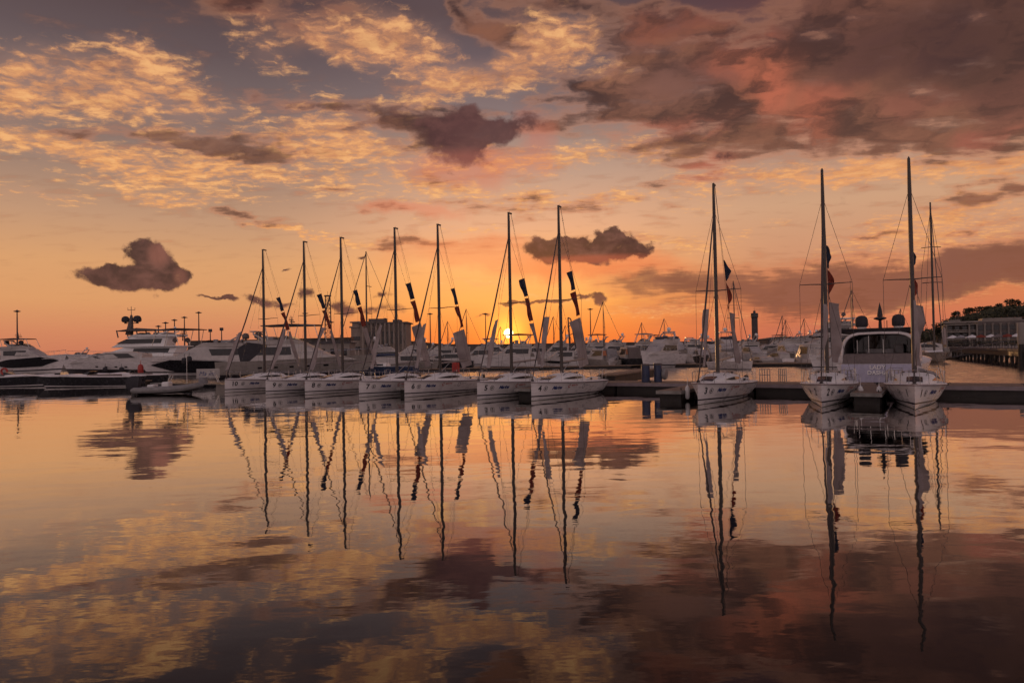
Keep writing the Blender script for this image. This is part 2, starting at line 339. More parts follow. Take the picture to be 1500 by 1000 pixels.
def tag(o, label, cat, group=None):
    o["label"] = label; o["category"] = cat
    if group: o["group"] = group
    return o
def thing(name, label, cat, loc=(0, 0, 0), rz=0.0, group=None):
    o = bpy.data.objects.new(name, None); col.objects.link(o); o.empty_display_size = .3
    o.location = loc; o.rotation_euler = (0, 0, rz)
    return tag(o, label, cat, group)
def kids(o): return [c for c in bpy.data.objects if c.parent == o]
def copy_thing(o, loc, rz, label, group=None, scale=None):
    r = o.copy(); col.objects.link(r); r.location = loc; r.rotation_euler = (0, 0, rz); r["label"] = label
    if group: r["group"] = group
    if scale: r.scale = scale
    for ch in kids(o):
        c = ch.copy(); col.objects.link(c); c.parent = r
        for g_ in kids(ch):
            d = g_.copy(); col.objects.link(d); d.parent = c
    return r
# ---------------------------------------------------------------- materials
M = {}
def mat(name, c, rough=.5, metal=0.0, var=.12, scale=3.0, bump=0.0, spec=.5, stretch=(1, 1, 1), coat=0.0, c2=None):
    m = bpy.data.materials.new(name); m.use_nodes = True; g = NT(m.node_tree)
    tc = g.n('ShaderNodeTexCoord'); v = g.vm('MULTIPLY', tc.outputs['Object'], stretch)
    nz = g.noise(v, scale, 5, .6)
    a = tuple(max(0, x*(1-var)) for x in c)+(1,); b = tuple(min(1, x*(1+var)) for x in c)+(1,)
    if c2: b = tuple(c2)+(1,)
    cc = g.mix(g.smooth(nz, .35, .65), a, b)
    p = g.n('ShaderNodeBsdfPrincipled'); g.l(cc, p.inputs['Base Color'])
    g.l(g.smooth(nz, .3, .7, max(0, rough-.08), min(1, rough+.08)), p.inputs['Roughness'])
    p.inputs['Metallic'].default_value = metal; p.inputs['Specular IOR Level'].default_value = spec
    p.inputs['Coat Weight'].default_value = coat
    if bump:
        bb = g.n('ShaderNodeBump'); bb.inputs['Strength'].default_value = .6; bb.inputs['Distance'].default_value = bump
        g.l(nz, bb.inputs['Height']); g.l(bb.outputs[0], p.inputs['Normal'])
    o = g.n('ShaderNodeOutputMaterial'); g.l(p.outputs[0], o.inputs[0]); M[name] = m; return m
mat('gelcoat', (.70, .66, .66), .30, var=.08, scale=1.4, stretch=(1, 1, 3))
mat('deck_white', (.72, .71, .71), .55, var=.06, scale=5)
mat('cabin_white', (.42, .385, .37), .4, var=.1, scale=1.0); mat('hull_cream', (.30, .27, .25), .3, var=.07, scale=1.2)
mat('hull_grey', (.30, .31, .34), .3, var=.1)
mat('hull_dark', (.03, .03, .035), .22, var=.2)
mat('hull_navy', (.035, .05, .10), .25, var=.15)
mat('stripe', (.035, .03, .035), .35)
mat('rubrail', (.26, .21, .22), .5)
mat('antifoul', (.05, .055, .05), .7, c2=(.08, .10, .05), scale=4)
mat('glass', (.018, .018, .022), .08, var=.2)
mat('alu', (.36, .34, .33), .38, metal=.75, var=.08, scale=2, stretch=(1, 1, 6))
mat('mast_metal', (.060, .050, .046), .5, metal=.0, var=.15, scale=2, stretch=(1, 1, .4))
mat('steel', (.55, .54, .53), .25, metal=.9)
mat('wire', (.10, .09, .09), .5, metal=.4)
mat('black', (.02, .02, .022), .45)
mat('furled', (.07, .055, .055), .8, scale=8)
mat('teak', (.26, .18, .12), .65, var=.25, scale=3, stretch=(.4, 6, 1))
mat('canvas_brown', (.16, .13, .125), .85, var=.12, scale=5, bump=.01)
mat('canvas_grey', (.26, .25, .26), .85, var=.12, scale=4, bump=.02)
mat('canvas_dark', (.035, .033, .04), .85, var=.2)
mat('flag_navy', (.035, .045, .085), .8, scale=6); mat('flag_red', (.26, .05, .03), .8, scale=6)
mat('flag_white', (.42, .36, .36), .8, var=.08, scale=3)
mat('rubber_grey', (.22, .21, .21), .6, scale=5)
mat('plank', (.20, .14, .10), .75, var=.3, scale=2.2, stretch=(1, 14, 1), bump=.004)
mat('concrete', (.24, .225, .21), .8, var=.2, scale=2.5, bump=.008)
mat('float_dark', (.022, .018, .016), .6, var=.35, scale=3)
mat('breakwater_stone', (.085, .075, .07), .9, var=.35, scale=.35, bump=.15)
mat('ped_blue', (.022, .034, .085), .4); mat('terminal_wall', (.27, .22, .19), .85, var=.12, scale=.4); mat('red_paint', (.38, .03, .025), .45)
mat('num_black', (.02, .02, .025), .5); mat('ink_blue', (.02, .04, .16), .5); mat('ink_red', (.40, .07, .06), .5); mat('ink_grey', (.25, .25, .27), .5)
mat('letter_silver', (.92, .92, .96), .4); mat('transom_lavender', (.50, .50, .66), .3, var=.05); mat('letter_blue', (.07, .09, .22), .5)
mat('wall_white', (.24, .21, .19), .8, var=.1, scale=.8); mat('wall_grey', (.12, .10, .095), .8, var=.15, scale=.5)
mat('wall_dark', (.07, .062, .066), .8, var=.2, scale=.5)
mat('orange_panel', (.46, .17, .09), .5)  # orange canvas colour; also stands in for light in the stern-on boat's windows
# cloth that lets the low sun through
for k, c in (('flag_navy', (.02, .025, .05)), ('flag_red', (.34, .05, .02)), ('flag_white', (.42, .37, .36))):
    m = M[k]; g_ = m.node_tree; pr_ = [n for n in g_.nodes if n.type == 'BSDF_PRINCIPLED'][0]; out_ = [n for n in g_.nodes if n.type == 'OUTPUT_MATERIAL'][0]
    tr = g_.nodes.new('ShaderNodeBsdfTranslucent'); tr.inputs[0].default_value = c+(1,)
    mx = g_.nodes.new('ShaderNodeMixShader'); mx.inputs[0].default_value = .3
    g_.links.new(pr_.outputs[0], mx.inputs[1]); g_.links.new(tr.outputs[0], mx.inputs[2]); g_.links.new(mx.outputs[0], out_.inputs[0])
# ---------------------------------------------------------------- lettering
def text_mb(txt, size, fn, m=0, shear=0.0, mb=None, align='LEFT', sub=True, bold=0.0):
    """flat letters laid on a surface by fn(u, v) -> point"""
    cu = bpy.data.curves.new('t', 'FONT'); cu.body = txt; cu.size = size; cu.shear = shear; cu.align_x = align; cu.offset = bold; cu.resolution_u = 3
    o = bpy.data.objects.new('t', cu); col.objects.link(o)
    dg = bpy.context.evaluated_depsgraph_get(); me = bpy.data.meshes.new_from_object(o.evaluated_get(dg))
    mb = mb or MB()
    mb.add([fn(v.co.x, v.co.y) for v in me.vertices], [tuple(p.vertices) for p in me.polygons], m)
    bpy.data.objects.remove(o); bpy.data.curves.remove(cu); bpy.data.meshes.remove(me)
    return mb
# ---------------------------------------------------------------- numbered racing sloop (bow +x, mast at x = 0)
XS, XB = -4.1, 3.55
def S(x): return min(1, max(0, (x-XS)/(XB-XS)))
def Bm(s): return 1.26*(1-max(0, (s-.38)/.62)**2.3) if s > .38 else 1.26*(1-.13*((.38-s)/.38)**2)
def sheer(s): return .80+.23*s**1.7
def zbot(s): return -.28+.34*((.5-s)/.5)**2 if s < .5 else -.28+.16*((s-.5)/.5)**2
def hb(x, z):
    s = S(x); zs, zb = sheer(s), zbot(s)
    if z <= zb: return 0.0
    return max(0, Bm(s))*min(1, (z-zb)/(zs-zb))**(.24+.52*s**1.6)
def deck_z(x, y):
    s = S(x); b = max(.05, Bm(s)); return sheer(s)+.05*(1-(y/b)**2)
GS = 'numbered racing sloops moored bow out along the pontoon'
def make_sloop():
    t = thing('sailboat', 'x', 'sailboat', group=GS)
    xs = [XS+(XB-XS)*i/30 for i in range(31)]
    mb = MB()
    for side in (1, -1):
        rows = []
        for x in xs:
            s = S(x); zs = sheer(s); zb = zbot(s); st = .10+.10*s
            zr = [-.4, -.15, 0.02, st, st+.07, .36, .52, .68, zs-.10, zs-.075, zs-.015, zs]
            r = []
            for i, z in enumerate(zr):
                zz = max(z, zb) if i < 8 else z
                y = hb(x, zz) + (.02 if i in (9, 10) else 0)*(1 if s < .985 else 0)
                r.append((x, side*y, zz))
            rows.append(r)
        n = 12
        for j in range(n-1):
            m = 2 if j < 2 else (1 if j == 3 else (3 if j == 9 else 0))
            vs = []; fs = []
            for i, r in enumerate(rows): vs += [r[j], r[j+1]]
            for i in range(len(rows)-1): fs.append((2*i, 2*i+2, 2*i+3, 2*i+1))
            mb.add(vs, fs, m)
    tr = [(XS, y, z) for z, y in [(z, hb(XS, z)) for z in (.07, .12, .2, .35, .55, sheer(0))]]
    mb.add(tr+[(a, -b, c) for a, b, c in reversed(tr)], [tuple(range(12))], 0)
    mb.build('hull', [M['gelcoat'], M['stripe'], M['antifoul'], M['rubrail']], t)
    # deck with a real cockpit well
    mb = MB(); cx0, cx1, cy = -3.85, -1.45, .60
    st = sorted(set([x for x in xs]+[cx0, cx1]))
    for side in (1, -1):
        for a, b in zip(st[:-1], st[1:]):
            inw = a >= cx0-1e-6 and b <= cx1+1e-6
            ya, yb = max(0, Bm(S(a))), max(0, Bm(S(b))); i0 = cy if inw else 0.0
            for k in range(3):
                f0, f1 = k/3, (k+1)/3
                p = [(a, i0+(ya-i0)*f0), (b, i0+(yb-i0)*f0), (b, i0+(yb-i0)*f1), (a, i0+(ya-i0)*f1)]
                mb.add([(x, side*y, deck_z(x, y)) for x, y in p], [(0, 1, 2, 3)], 0)
    mb.build('deck', [M['deck_white']], t)
    mb = MB(); zf = .38
    def tz(x): return deck_z(x, cy)
    mb.add([(cx0, -cy, zf), (cx1, -cy, zf), (cx1, cy, zf), (cx0, cy, zf), (cx0, -cy, tz(cx0)), (cx1, -cy, tz(cx1)), (cx1, cy, tz(cx1)), (cx0, cy, tz(cx0))],
           [(0, 1, 2, 3), (0, 4, 5, 1), (2, 6, 7, 3), (1, 5, 6, 2), (0, 3, 7, 4)])
    for sd in (1, -1):
        mb.box((-2.65, sd*.44, .62), (2.3, .30, .05), b=.012)
        mb.tube([(-1.4, sd*.66, .90), (-2.6, sd*.70, 1.0), (-3.85, sd*.66, .93)], [.05, .06, .04], 6)
    mb.build('cockpit', M['deck_white'], t)
    # cabin trunk
    def ch(x): # height above sheer
        pts = [(-1.75, .02), (-1.3, .40), (-.6, .46), (0, .44), (.8, .34), (1.6, .18), (2.35, .0)]
        for (a, ha), (b, hb_) in zip(pts[:-1], pts[1:]):
            if a <= x <= b:
                f = (x-a)/(b-a); f = f*f*(3-2*f) if a > 1.5 or a < -1.5 else f; return ha+(hb_-ha)*f
        return 0
    def cw(x): return .88*(1-max(0, (x+.2)/2.9)**1.8)*(1 if x > -1.3 else 1-.10*(-1.3-x)/.45)
    prf = [(1.0, -.06), (.985, .25), (.94, .60), (.84, .84), (.66, .95), (.38, 1.03), (0, 1.07)]
    def cab(x, k): # point on the profile, k in 0..6 (float)
        i = min(5, int(k)); f = k-i; a, b = prf[i], prf[i+1]
        yy = (a[0]+(b[0]-a[0])*f)*cw(x); hh = (a[1]+(b[1]-a[1])*f)
        return yy, deck_z(x, yy)-.02+hh*ch(x)
    rings = []
    cxs = [-1.75, -1.6, -1.45, -1.3, -1.0, -.6, -.2, .2, .6, 1.0, 1.4, 1.8, 2.1, 2.35]
    for x in cxs:
        rings.append([(x,)+cab(x, k) for k in range(7)]+[(x, -cab(x, k)[0], cab(x, k)[1]) for k in range(5, -1, -1)])
    mb = MB(); mb.loft(rings); cb = mb.build('cabin', M['deck_white'], t, angle=50)
    for sd in (1, -1):
        mb = MB(); vs = []; n = 14
        for i in range(n+1):
            f = i/n; x = -1.05+2.15*f; th = .55*math.sin(math.pi*min(1, f*1.02))**.55
            for k in (1.75-th, 1.75+th*.9):
                y, z = cab(x, max(.4, k)); vs.append((x, sd*(y+.010), z+.004))
        mb.add(vs, [(2*i, 2*i+2, 2*i+3, 2*i+1) for i in range(n)]); mb.build('window', M['glass'], cb)
    mb = MB(); vs = []
    for x in (1.15, 1.35, 1.6, 1.85, 2.05):
        for yy in (-.30, 0, .30):
            k = 6-3.0*abs(yy)/max(.3, cw(x)); vs.append((x, yy, cab(x, k)[1]+.016))
    mb.add(vs, [(3*i+j, 3*i+j+1, 3*i+j+4, 3*i+j+3) for i in range(4) for j in range(2)]); mb.build('hatch', M['glass'], cb)
    mb = MB(); mb.box((-1.62, 0, 1.06), (.05, .52, .34), b=.01); mb.box((-1.35, 0, 1.335), (.6, .56, .05), b=.012); mb.build('companionway', M['glass'], cb)
    for sd in (1, -1):
        mb = MB(); mb.lathe([(.055, 0), (.05, .05), (.065, .10), (.04, .11)], (-1.05, sd*.45, 1.30), 8); mb.build('winch', M['black'], t)
        mb = MB(); mb.lathe([(.06, 0), (.05, .05), (.07, .11), (.04, .12)], (-2.3, sd*.78, .88), 8); mb.build('winch', M['black'], t)
        mb = MB(); mb.tube([(-.3, sd*.5, 1.36), (-.1, sd*.5, 1.42), (.5, sd*.48, 1.36), (.7, sd*.46, 1.26)], .014, 5); mb.build('grab_rail', M['black'], t)
    # rig
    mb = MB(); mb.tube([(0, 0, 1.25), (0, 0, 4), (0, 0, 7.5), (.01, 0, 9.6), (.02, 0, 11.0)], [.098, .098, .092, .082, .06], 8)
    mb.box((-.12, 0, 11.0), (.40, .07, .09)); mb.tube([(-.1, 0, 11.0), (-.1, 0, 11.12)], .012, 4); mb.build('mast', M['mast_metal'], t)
    mb = MB(); mb.tube([(-.06, 0, 1.98), (-1.6, 0, 2.05), (-3.15, 0, 2.12)], [.055, .06, .05], 8); mb.tube([(-.10, 0, 1.42), (-1.05, 0, 2.0)], .026, 6)
    mb.build('boom', M['alu'], t)
    for sd in (1, -1):
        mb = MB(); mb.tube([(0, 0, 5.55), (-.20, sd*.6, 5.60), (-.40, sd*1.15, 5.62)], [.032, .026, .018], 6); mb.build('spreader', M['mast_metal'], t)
    mb = MB(); mb.tube([(3.42, 0, 1.10), (1.7, 0, 5.3), (.07, 0, 9.55)], [.030, .050, .028], 6); mb.lathe([(.07, 0), (.09, .03), (.05, .06), (.09, .10), (.07, .13)], (3.40, 0, 1.02), 8)
    mb.build('forestay', M['furled'], t)
    mb = MB(); w_ = .009
    for sd in (1, -1):
        mb.tube([(-.30, sd*1.16, .9), (-.40, sd*1.15, 5.62), (0, sd*.05, 9.5)], w_, 4); mb.tube([(-.28, sd*1.10, .9), (0, sd*.05, 5.5)], w_, 4)
    mb.tube([(-.27, 0, 11.0), (-3.95, 0, .9)], w_, 4); mb.tube([(2.45, 0, 1.05), (1.30, 0, 4.7), (.05, 0, 8.7)], w_*.9, 4)
    mb.tube([(-.12, 0, 1.5), (-.12, 0, 10.9)], w_, 4)
    mb.tube([(-3.1, 0, 2.14), (-.25, 0, 10.95)], w_*.8, 4)
    mb.build('rigging', M['wire'], t)
    # rails
    mb = MB()
    zs = deck_z(3.3, 0)
    mb.tube([(2.55, .52, .98), (2.7, .50, 1.50), (3.35, .16, 1.58), (3.5, 0, 1.60), (3.35, -.16, 1.58), (2.7, -.50, 1.50), (2.55, -.52, .98)], .014, 5)
    mb.tube([(3.2, .20, 1.0), (3.3, .18, 1.58)], .012, 5); mb.tube([(3.2, -.20, 1.0), (3.3, -.18, 1.58)], .012, 5)
    mb.build('pulpit', M['steel'], t)
    for sd in (1, -1):
        mb = MB()
        mb.tube([(-3.2, sd*1.08, .85), (-3.25, sd*1.08, 1.44), (-3.95, sd*1.02, 1.46), (-4.02, sd*.55, 1.46), (-4.02, sd*.50, .84)], .016, 5)
        mb.tube([(-3.95, sd*1.0, .84), (-3.97, sd*1.0, 1.46)], .014, 5)
        mb.tube([(-3.25, sd*1.08, 1.15), (-3.95, sd*1.0, 1.16), (-4.02, sd*.52, 1.16)], .010, 4)
        mb.build('pushpit', M['steel'], t)
    for sd in (1, -1):
        mb = MB()
        for x in (1.6, .2, -1.4, -2.6): mb.tube([(x, sd*(hb(x, sheer(S(x)))-.07), sheer(S(x))), (x, sd*(hb(x, sheer(S(x)))-.09), sheer(S(x))+.58)], .011, 5)
        mb.tube([(2.7, sd*.50, 1.50)]+[(x, sd*(hb(x, sheer(S(x)))-.09), sheer(S(x))+.56) for x in (1.6, .2, -1.4, -2.6)]+[(-3.25, sd*1.08, 1.44)], .005, 4)
        mb.build('lifeline', M['steel'], t)
    mb = MB(); mb.prism([(-4.12, .75), (-4.38, .70), (-4.45, -.5), (-4.15, -.5)], .03); mb.build('rudder', M['gelcoat'], t)
    mb = MB(); mb.box((-4.33, .42, .92), (.26, .22, .34), b=.05); mb.box((-4.33, .42, .50), (.11, .09, .7)); mb.box((-4.35, .42, .02), (.26, .05, .06)); mb.tube([(-4.2, .42, 1.0), (-3.8, .42, 1.05)], .018, 5)
    mb.build('outboard_motor', M['black'], t)
    mb = MB(); mb.tube([(-4.1, 0, .88), (-3.0, 0, 1.06)], .018, 5); mb.build('tiller', M['black'], t)
    return t
def on_hull(side, x0, z0):
    """u runs aft on the camera side (side=+1 is port)"""
    def fn(u, v):
        x = x0-u if side > 0 else x0+u
        return (x, side*(hb(x, z0+v)+.006), z0+v)
    return fn
def decals(t, num, port_only=False):
    n = len(num)
    # the port side faces the camera when the bow points left of it
    for side in (1, -1):
        if side < 0 and not num in ('1', '2'): continue
        x0 = 3.12 if side > 0 else 3.12-.30*n
        text_mb(num, .42, on_hull(side, x0, .50), bold=.012).build('hull_number', M['num_black'], t)
        xe = 3.12-.30*n-.18 if side > 0 else 2.15
        mb = MB(); f = on_hull(side, 0, 0)
        def ring(xc, zc, r0, r1, k=18):
            vs = []; fs = []
            for i in range(k):
                a = 2*math.pi*i/k
                for r in (r0, r1):
                    x, z = xc+r*math.cos(a), zc+r*math.sin(a); vs.append((x, side*(hb(x, z)+.006), z))
            for i in range(k): j = (i+1) % k; fs.append((2*i, 2*j, 2*j+1, 2*i+1))
            mb.add(vs, fs)
        ring(xe, .62, .105, .13); ring(xe, .62, .002, .055, 5)
        for a in range(5):
            an = a*2*math.pi/5; mb.add([(xe+r*math.cos(an+d), side*(hb(xe, .62+r*math.sin(an+d))+.007), .62+r*math.sin(an+d)) for r, d in ((.06, .4), (.11, 0), (.06, -.4))], [(0, 1, 2)])
        mb.build('emblem', M['num_black'], t)
        if side > 0:
            text_mb('Marina', .25, on_hull(1, xe-.45, .55), shear=.35, bold=.012).build('blue_lettering', M['ink_blue'], t)
            mb = text_mb('REGATTA', .12, on_hull(1, xe-1.90, .66), bold=.004)
            mb.add([on_hull(1, xe-1.72, .60)(u, v) for u, v in ((0, 0), (.16, 0), (.16, .16), (0, .16))], [(0, 1, 2, 3)]) if False else None
            mb2 = text_mb('C', .26, on_hull(1, xe-1.62, .58), bold=.01, mb=mb); mb2.build('red_lettering', M['ink_red'], t)
            mb = MB(); xc = xe-3.15
            vs = []; fs = []
            for i in range(18):
                a = 2*math.pi*i/18
                for r in (.10, .14):
                    x, z = xc+r*math.cos(a), .60+r*math.sin(a); vs.append((x, (hb(x, z)+.006), z))
            for i in range(18): j = (i+1) % 18; fs.append((2*i, 2*j, 2*j+1, 2*i+1))
            mb.add(vs, fs); text_mb('sailing club', .12, on_hull(1, xc-.22, .60), mb=mb); mb.build('grey_lettering', M['ink_grey'], t)
# cloth flags strung on the stays
def flag(name, label, cat, group, p0, p1, width, direction, mat_, seed=0, fold=.08, tri=False, droop=.0, text=None):
    """cloth strip with its hoist from p0 (top) to p1 (bottom) and its fly towards direction"""
    rnd = random.Random(seed); p0 = Vector(p0); p1 = Vector(p1); d = Vector(direction).normalized()
    nrm = d.cross(p1-p0).normalized(); ph = rnd.random()*6; n, k = 14, 5
    def pt(f, g):
        wd = width*((1-abs(2*f-.9)) if tri else (1.03-.25*f))
        wd = max(.02, wd)
        q = p0.lerp(p1, f)+d*(wd*g)
        q.z -= droop*g*(1-.3*f)
        q += nrm*(fold*g*math.sin(ph+f*7+g*3)+fold*.6*g*math.sin(ph*2+f*15))+d*(fold*.7*g*math.sin(ph*1.7+f*5))
        return q
    mb = MB()
    for sgn in (0, .006):
        vs = [pt(i/n, j/k)+nrm*sgn-p0 for i in range(n+1) for j in range(k+1)]
        mb.add(vs, [(i*(k+1)+j, (i+1)*(k+1)+j, (i+1)*(k+1)+j+1, i*(k+1)+j+1) for i in range(n) for j in range(k)])
    o = mb.build(name, mat_, angle=80); o.location = p0
    return tag(o, label, cat, group)
MASTS = {'10': (385, 366), '9': (445, 354), '8': (499, 348), '7': (578, 334), '6': (641, 329), '5': (745, 312), '4': (818, 302), '3': (1045, 270), '2': (1204, 249), '1': (1331, 232)}
HEAD = math.atan2(-.851, -.525)
WHERE = {'10': 'white sloop numbered 10 at the left end of the moored row', '9': 'white sloop numbered 9, second from the left end of the row',
         '8': 'white sloop numbered 8, third from the left end of the row', '7': 'white sloop numbered 7, its stern hidden by sloop number 6',
         '6': 'white sloop numbered 6 with its whole green-bottomed side showing', '5': 'white sloop numbered 5 whose mast crosses the setting sun',
         '4': 'white sloop numbered 4 right of the sun, at the edge of the gap', '3': 'white sloop numbered 3 alone beside a finger dock right of centre',
         '2': 'white sloop numbered 2, bow-on left of the motor yacht stern', '1': 'white sloop numbered 1 with grey cockpit cover, nearest and tallest at the right'}
proto = None; POS = {}
for num, (mx_, my_) in MASTS.items():
    d = ray(mx_, my_); D = (11.0-CAM_H)*d.y/d.z; x = d.x*D/d.y
    loc = Vector((x, D, 0)); POS[num] = loc
    hd = HEAD + {'1': R(1), '2': R(3), '5': R(-1.5), '8': R(1.5)}.get(num, 0)
    if proto is None: proto = make_sloop(); b = proto; b.location = loc; b.rotation_euler.z = hd; b["label"] = WHERE[num]; pkids = kids(proto); first = (num, b)
    else: b = copy_thing(proto, loc, hd, WHERE[num])
    MASTS[num] = (b, loc, hd)
for num, (b, loc, hd) in MASTS.items(): decals(b, num)
def loc2w(num, p):
    b, loc, hd = MASTS[num]; c, s_ = math.cos(hd), math.sin(hd)
    return Vector((loc.x+p[0]*c-p[1]*s_, loc.y+p[0]*s_+p[1]*c, p[2]))
def bs(z): f = (11.0-z)/(11.0-.9); return (-.27+(-3.95+.27)*f, 0, z)       # on the backstay
def hy(z): f = (z-1.05)/(4.7-1.05); return (2.45+(1.30-2.45)*f, 0, z)       # on the halyard
def fs_(z): f = (z-1.1)/(5.3-1.1); return (3.42+(1.7-3.42)*f, .02, z)
zoff = {'10': (7.4, .0), '9': (7.3, 0), '8': (7.4, 0), '7': (7.5, 0), '6': (7.0, 0), '5': (7.2, 0), '4': (7.4, 0), '3': (7.3, 0), '2': (7.6, 0), '1': (7.3, 0)}
for i, num in enumerate(MASTS):
    z0 = zoff[num][0]; right = num in '321'
    L = Vector((1, .1, -.25)) if right else Vector((-1, .1, -.3)); rv = random.Random(i*7+3); vw = rv.uniform(.72, 1.12); vr = rv.uniform(.62, 1.0)
    nm = 'sloop number '+num
    wN = {'3': .40, '2': .42, '1': .34}.get(num, .37)
    flag('pennant', 'navy pennant high on the backstay of '+nm, 'pennant', 'navy pennants on the backstays', loc2w(num, bs(z0)), loc2w(num, bs(z0-1.08)), wN*vw, L, M['flag_navy'], i, .06, tri=right)
    flag('pennant', 'red pennant below the navy one on the backstay of '+nm, 'pennant', 'red pennants on the backstays', loc2w(num, bs(z0-1.2)), loc2w(num, bs(z0-2.6)), wN*vr, L, M['flag_red'], i+20, .08, tri=right)
    W = {'6': (.90, -.5), '4': (.70, -.6), '7': (.65, -.7), '3': (.30, .3), '2': (.55, .2), '1': (.45, .4)}.get(num, (.26, .2))
    dr = Vector((-1, .1, -.4)) if num in ('6', '4', '7') else (Vector((1, 0, -.2)) if right else Vector((-1, 0, -.3)))
    flag('banner', 'long white banner lowest on the backstay of '+nm, 'banner', 'white banners on the backstays', loc2w(num, bs(z0-2.75)), loc2w(num, bs(1.8 if num != '1' else 1.6)), W[0], dr, M['flag_white'], i+40, .11)
    ln = fs_ if num in ('10', '9', '8') else hy
    o = flag('banner', 'tall white banner strung forward of the mast on '+nm, 'banner', 'white banners forward of the masts', loc2w(num, ln(4.55)), loc2w(num, ln(1.75)), .40 if num == '10' else .20 if num in ('1', '2') else .22 if num == '3' else .27, Vector((-1, .1, -.15)) if num in ('10',) else Vector((1, .1, -.1)) if num in ('9', '8', '2', '1') else Vector((-1, .2, -.1)), M['flag_white'], i+60, .12)
# grey cover over the cockpit edge of sloop 1
b, loc, hd = MASTS['1']
mb = MB(); vs = []
for i in range(9):
    x = -1.3-2.3*i/8
    for j in range(9):
        y = .15+.85*j/8; vs.append((x, y, 1.42-.18*math.sin(math.pi*j/8)*math.sin(math.pi*i/8)-.38*(j/8)**3+.03*math.sin(i*1.7+j)))
mb.add(vs, [(9*i+j, 9*i+j+1, 9*i+j+10, 9*i+j+9) for i in range(8) for j in range(8)])
o = mb.build('cockpit_cover', M['canvas_grey'], angle=80); o.location = loc; o.rotation_euler.z = hd
md = o.modifiers.new('t', 'SOLIDIFY'); md.thickness = .02
tag(o, 'sagging grey canvas cover over the cockpit of sloop number 1', 'cover')
# fenders
GF = 'white fenders hung beside the sloops'
def fender(num, p, label):
    mb = MB(); mb.lathe([(.02, -.34), (.09, -.30), (.12, -.2), (.12, .2), (.09, .30), (.03, .34), (.025, .40)], n=10)
    mb.tube([(0, 0, .38), (.02, 0, .75)], .010, 4)
    o = mb.build('fender', M['deck_white']); o.location = loc2w(num, p); return tag(o, label, 'fender', GF)
fender('1', (.4, -1.40, .42), 'white fender hung between the middle dock and sloop number 1')
fender('2', (.3, 1.40, .42), 'white fender hung on the dock side of sloop number 2')
fender('3', (1.2, -1.22, .42), 'white fender between sloop number 3 and its finger dock')
# ---------------------------------------------------------------- pontoon and finger docks
PR = math.atan2(UY, UX)
A0 = Vector(POS['1'])+Vector((NX, NY, 0))*4.75
pt_ = thing('floating_pontoon', 'long floating pontoon of grey planks behind the row of sloops', 'pontoon', A0, PR)
x0_, x1_ = -26.0, 50.5     # along U (left); y local negative is away from the camera? checked below
sgn = 1 if (Vector((-math.sin(PR), math.cos(PR)))).dot(Vector((NX, NY))) > 0 else -1
WP = 2.6
mb = MB()
n = 9
for i in range(n):
    a = x0_+(x1_-x0_)*i/n; b_ = x0_+(x1_-x0_)*(i+1)/n-.04
    mb.box(((a+b_)/2, sgn*WP/2, .50), (b_-a, WP, .12), b=.015)
mb.build('deck', M['plank'], pt_)
mb = MB()
for i in range(n):
    a = x0_+(x1_-x0_)*i/n; b_ = x0_+(x1_-x0_)*(i+1)/n-.04
    mb.box(((a+b_)/2, sgn*WP/2, .10), (b_-a-.1, WP-.16, .66), b=.03)
mb.build('float', M['float_dark'], pt_)
mb = MB()
for yy in (-.03, WP+.03):
    mb.box(((x0_+x1_)/2, sgn*yy, .44), (x1_-x0_, .06, .20))
mb.build('fender_rail', M['rubrail'], pt_)
mb = MB()
for i in range(24):
    xx = x0_+3+i*3.1
    for yy in (.15,):
        mb.tube([(xx-.16, sgn*yy, .66), (xx+.16, sgn*yy, .66)], .022, 5); mb.box((xx, sgn*yy, .60), (.10, .05, .10))
mb.build('cleat', M['black'], pt_)
GD = 'finger docks between the sloops'
def finger(num, off, label, L=6.3, wd=.95):
    c = Vector(POS[num])+Vector((NX, NY, 0))*4.70+Vector((UX, UY, 0))*off
    t = thing('finger_dock', label, 'dock', c, HEAD, GD)
    mb = MB(); mb.box((L/2, 0, .50), (L, wd, .10), b=.015); mb.build('deck', M['plank'], t)
    mb = MB(); mb.box((L/2, wd/2+.025, .46), (L, .05, .16)); mb.box((L/2, -wd/2-.025, .46), (L, .05, .16)); mb.box((L+.025, 0, .46), (.05, wd+.1, .16)); mb.build('edge_rail', M['concrete'], t)
    mb = MB(); mb.box((L-1.35, 0, .05), (2.2, wd-.06, .76), b=.04); mb.box((1.6, 0, .10), (1.4, wd-.1, .66), b=.04); mb.build('float', M['float_dark'], t)
    mb = MB()
    for xx in (L-.5, L-3):
        mb.tube([(xx-.13, wd/2-.12, .64), (xx+.13, wd/2-.12, .64)], .02, 5); mb.box((xx, wd/2-.12, .59), (.08, .04, .09))
    mb.build('cleat', M['black'], t)
    return t
finger('9', -1.75, 'finger dock in the dark gap between sloops 9 and 8')
finger('7', -1.85, 'finger dock in the dark gap between sloops 7 and 6')
finger('5', -1.7, 'finger dock in the dark gap between sloops 5 and 4')
finger('3', 1.95, 'finger dock with a navy float left of sloop number 3', 6.6, 1.2)
finger('2', -1.75, 'wide finger dock between sloops 2 and 1', 6.4, 1.15)
finger('10', 1.9, 'finger dock left of sloop number 10 by the inflatable boat', 6.0)

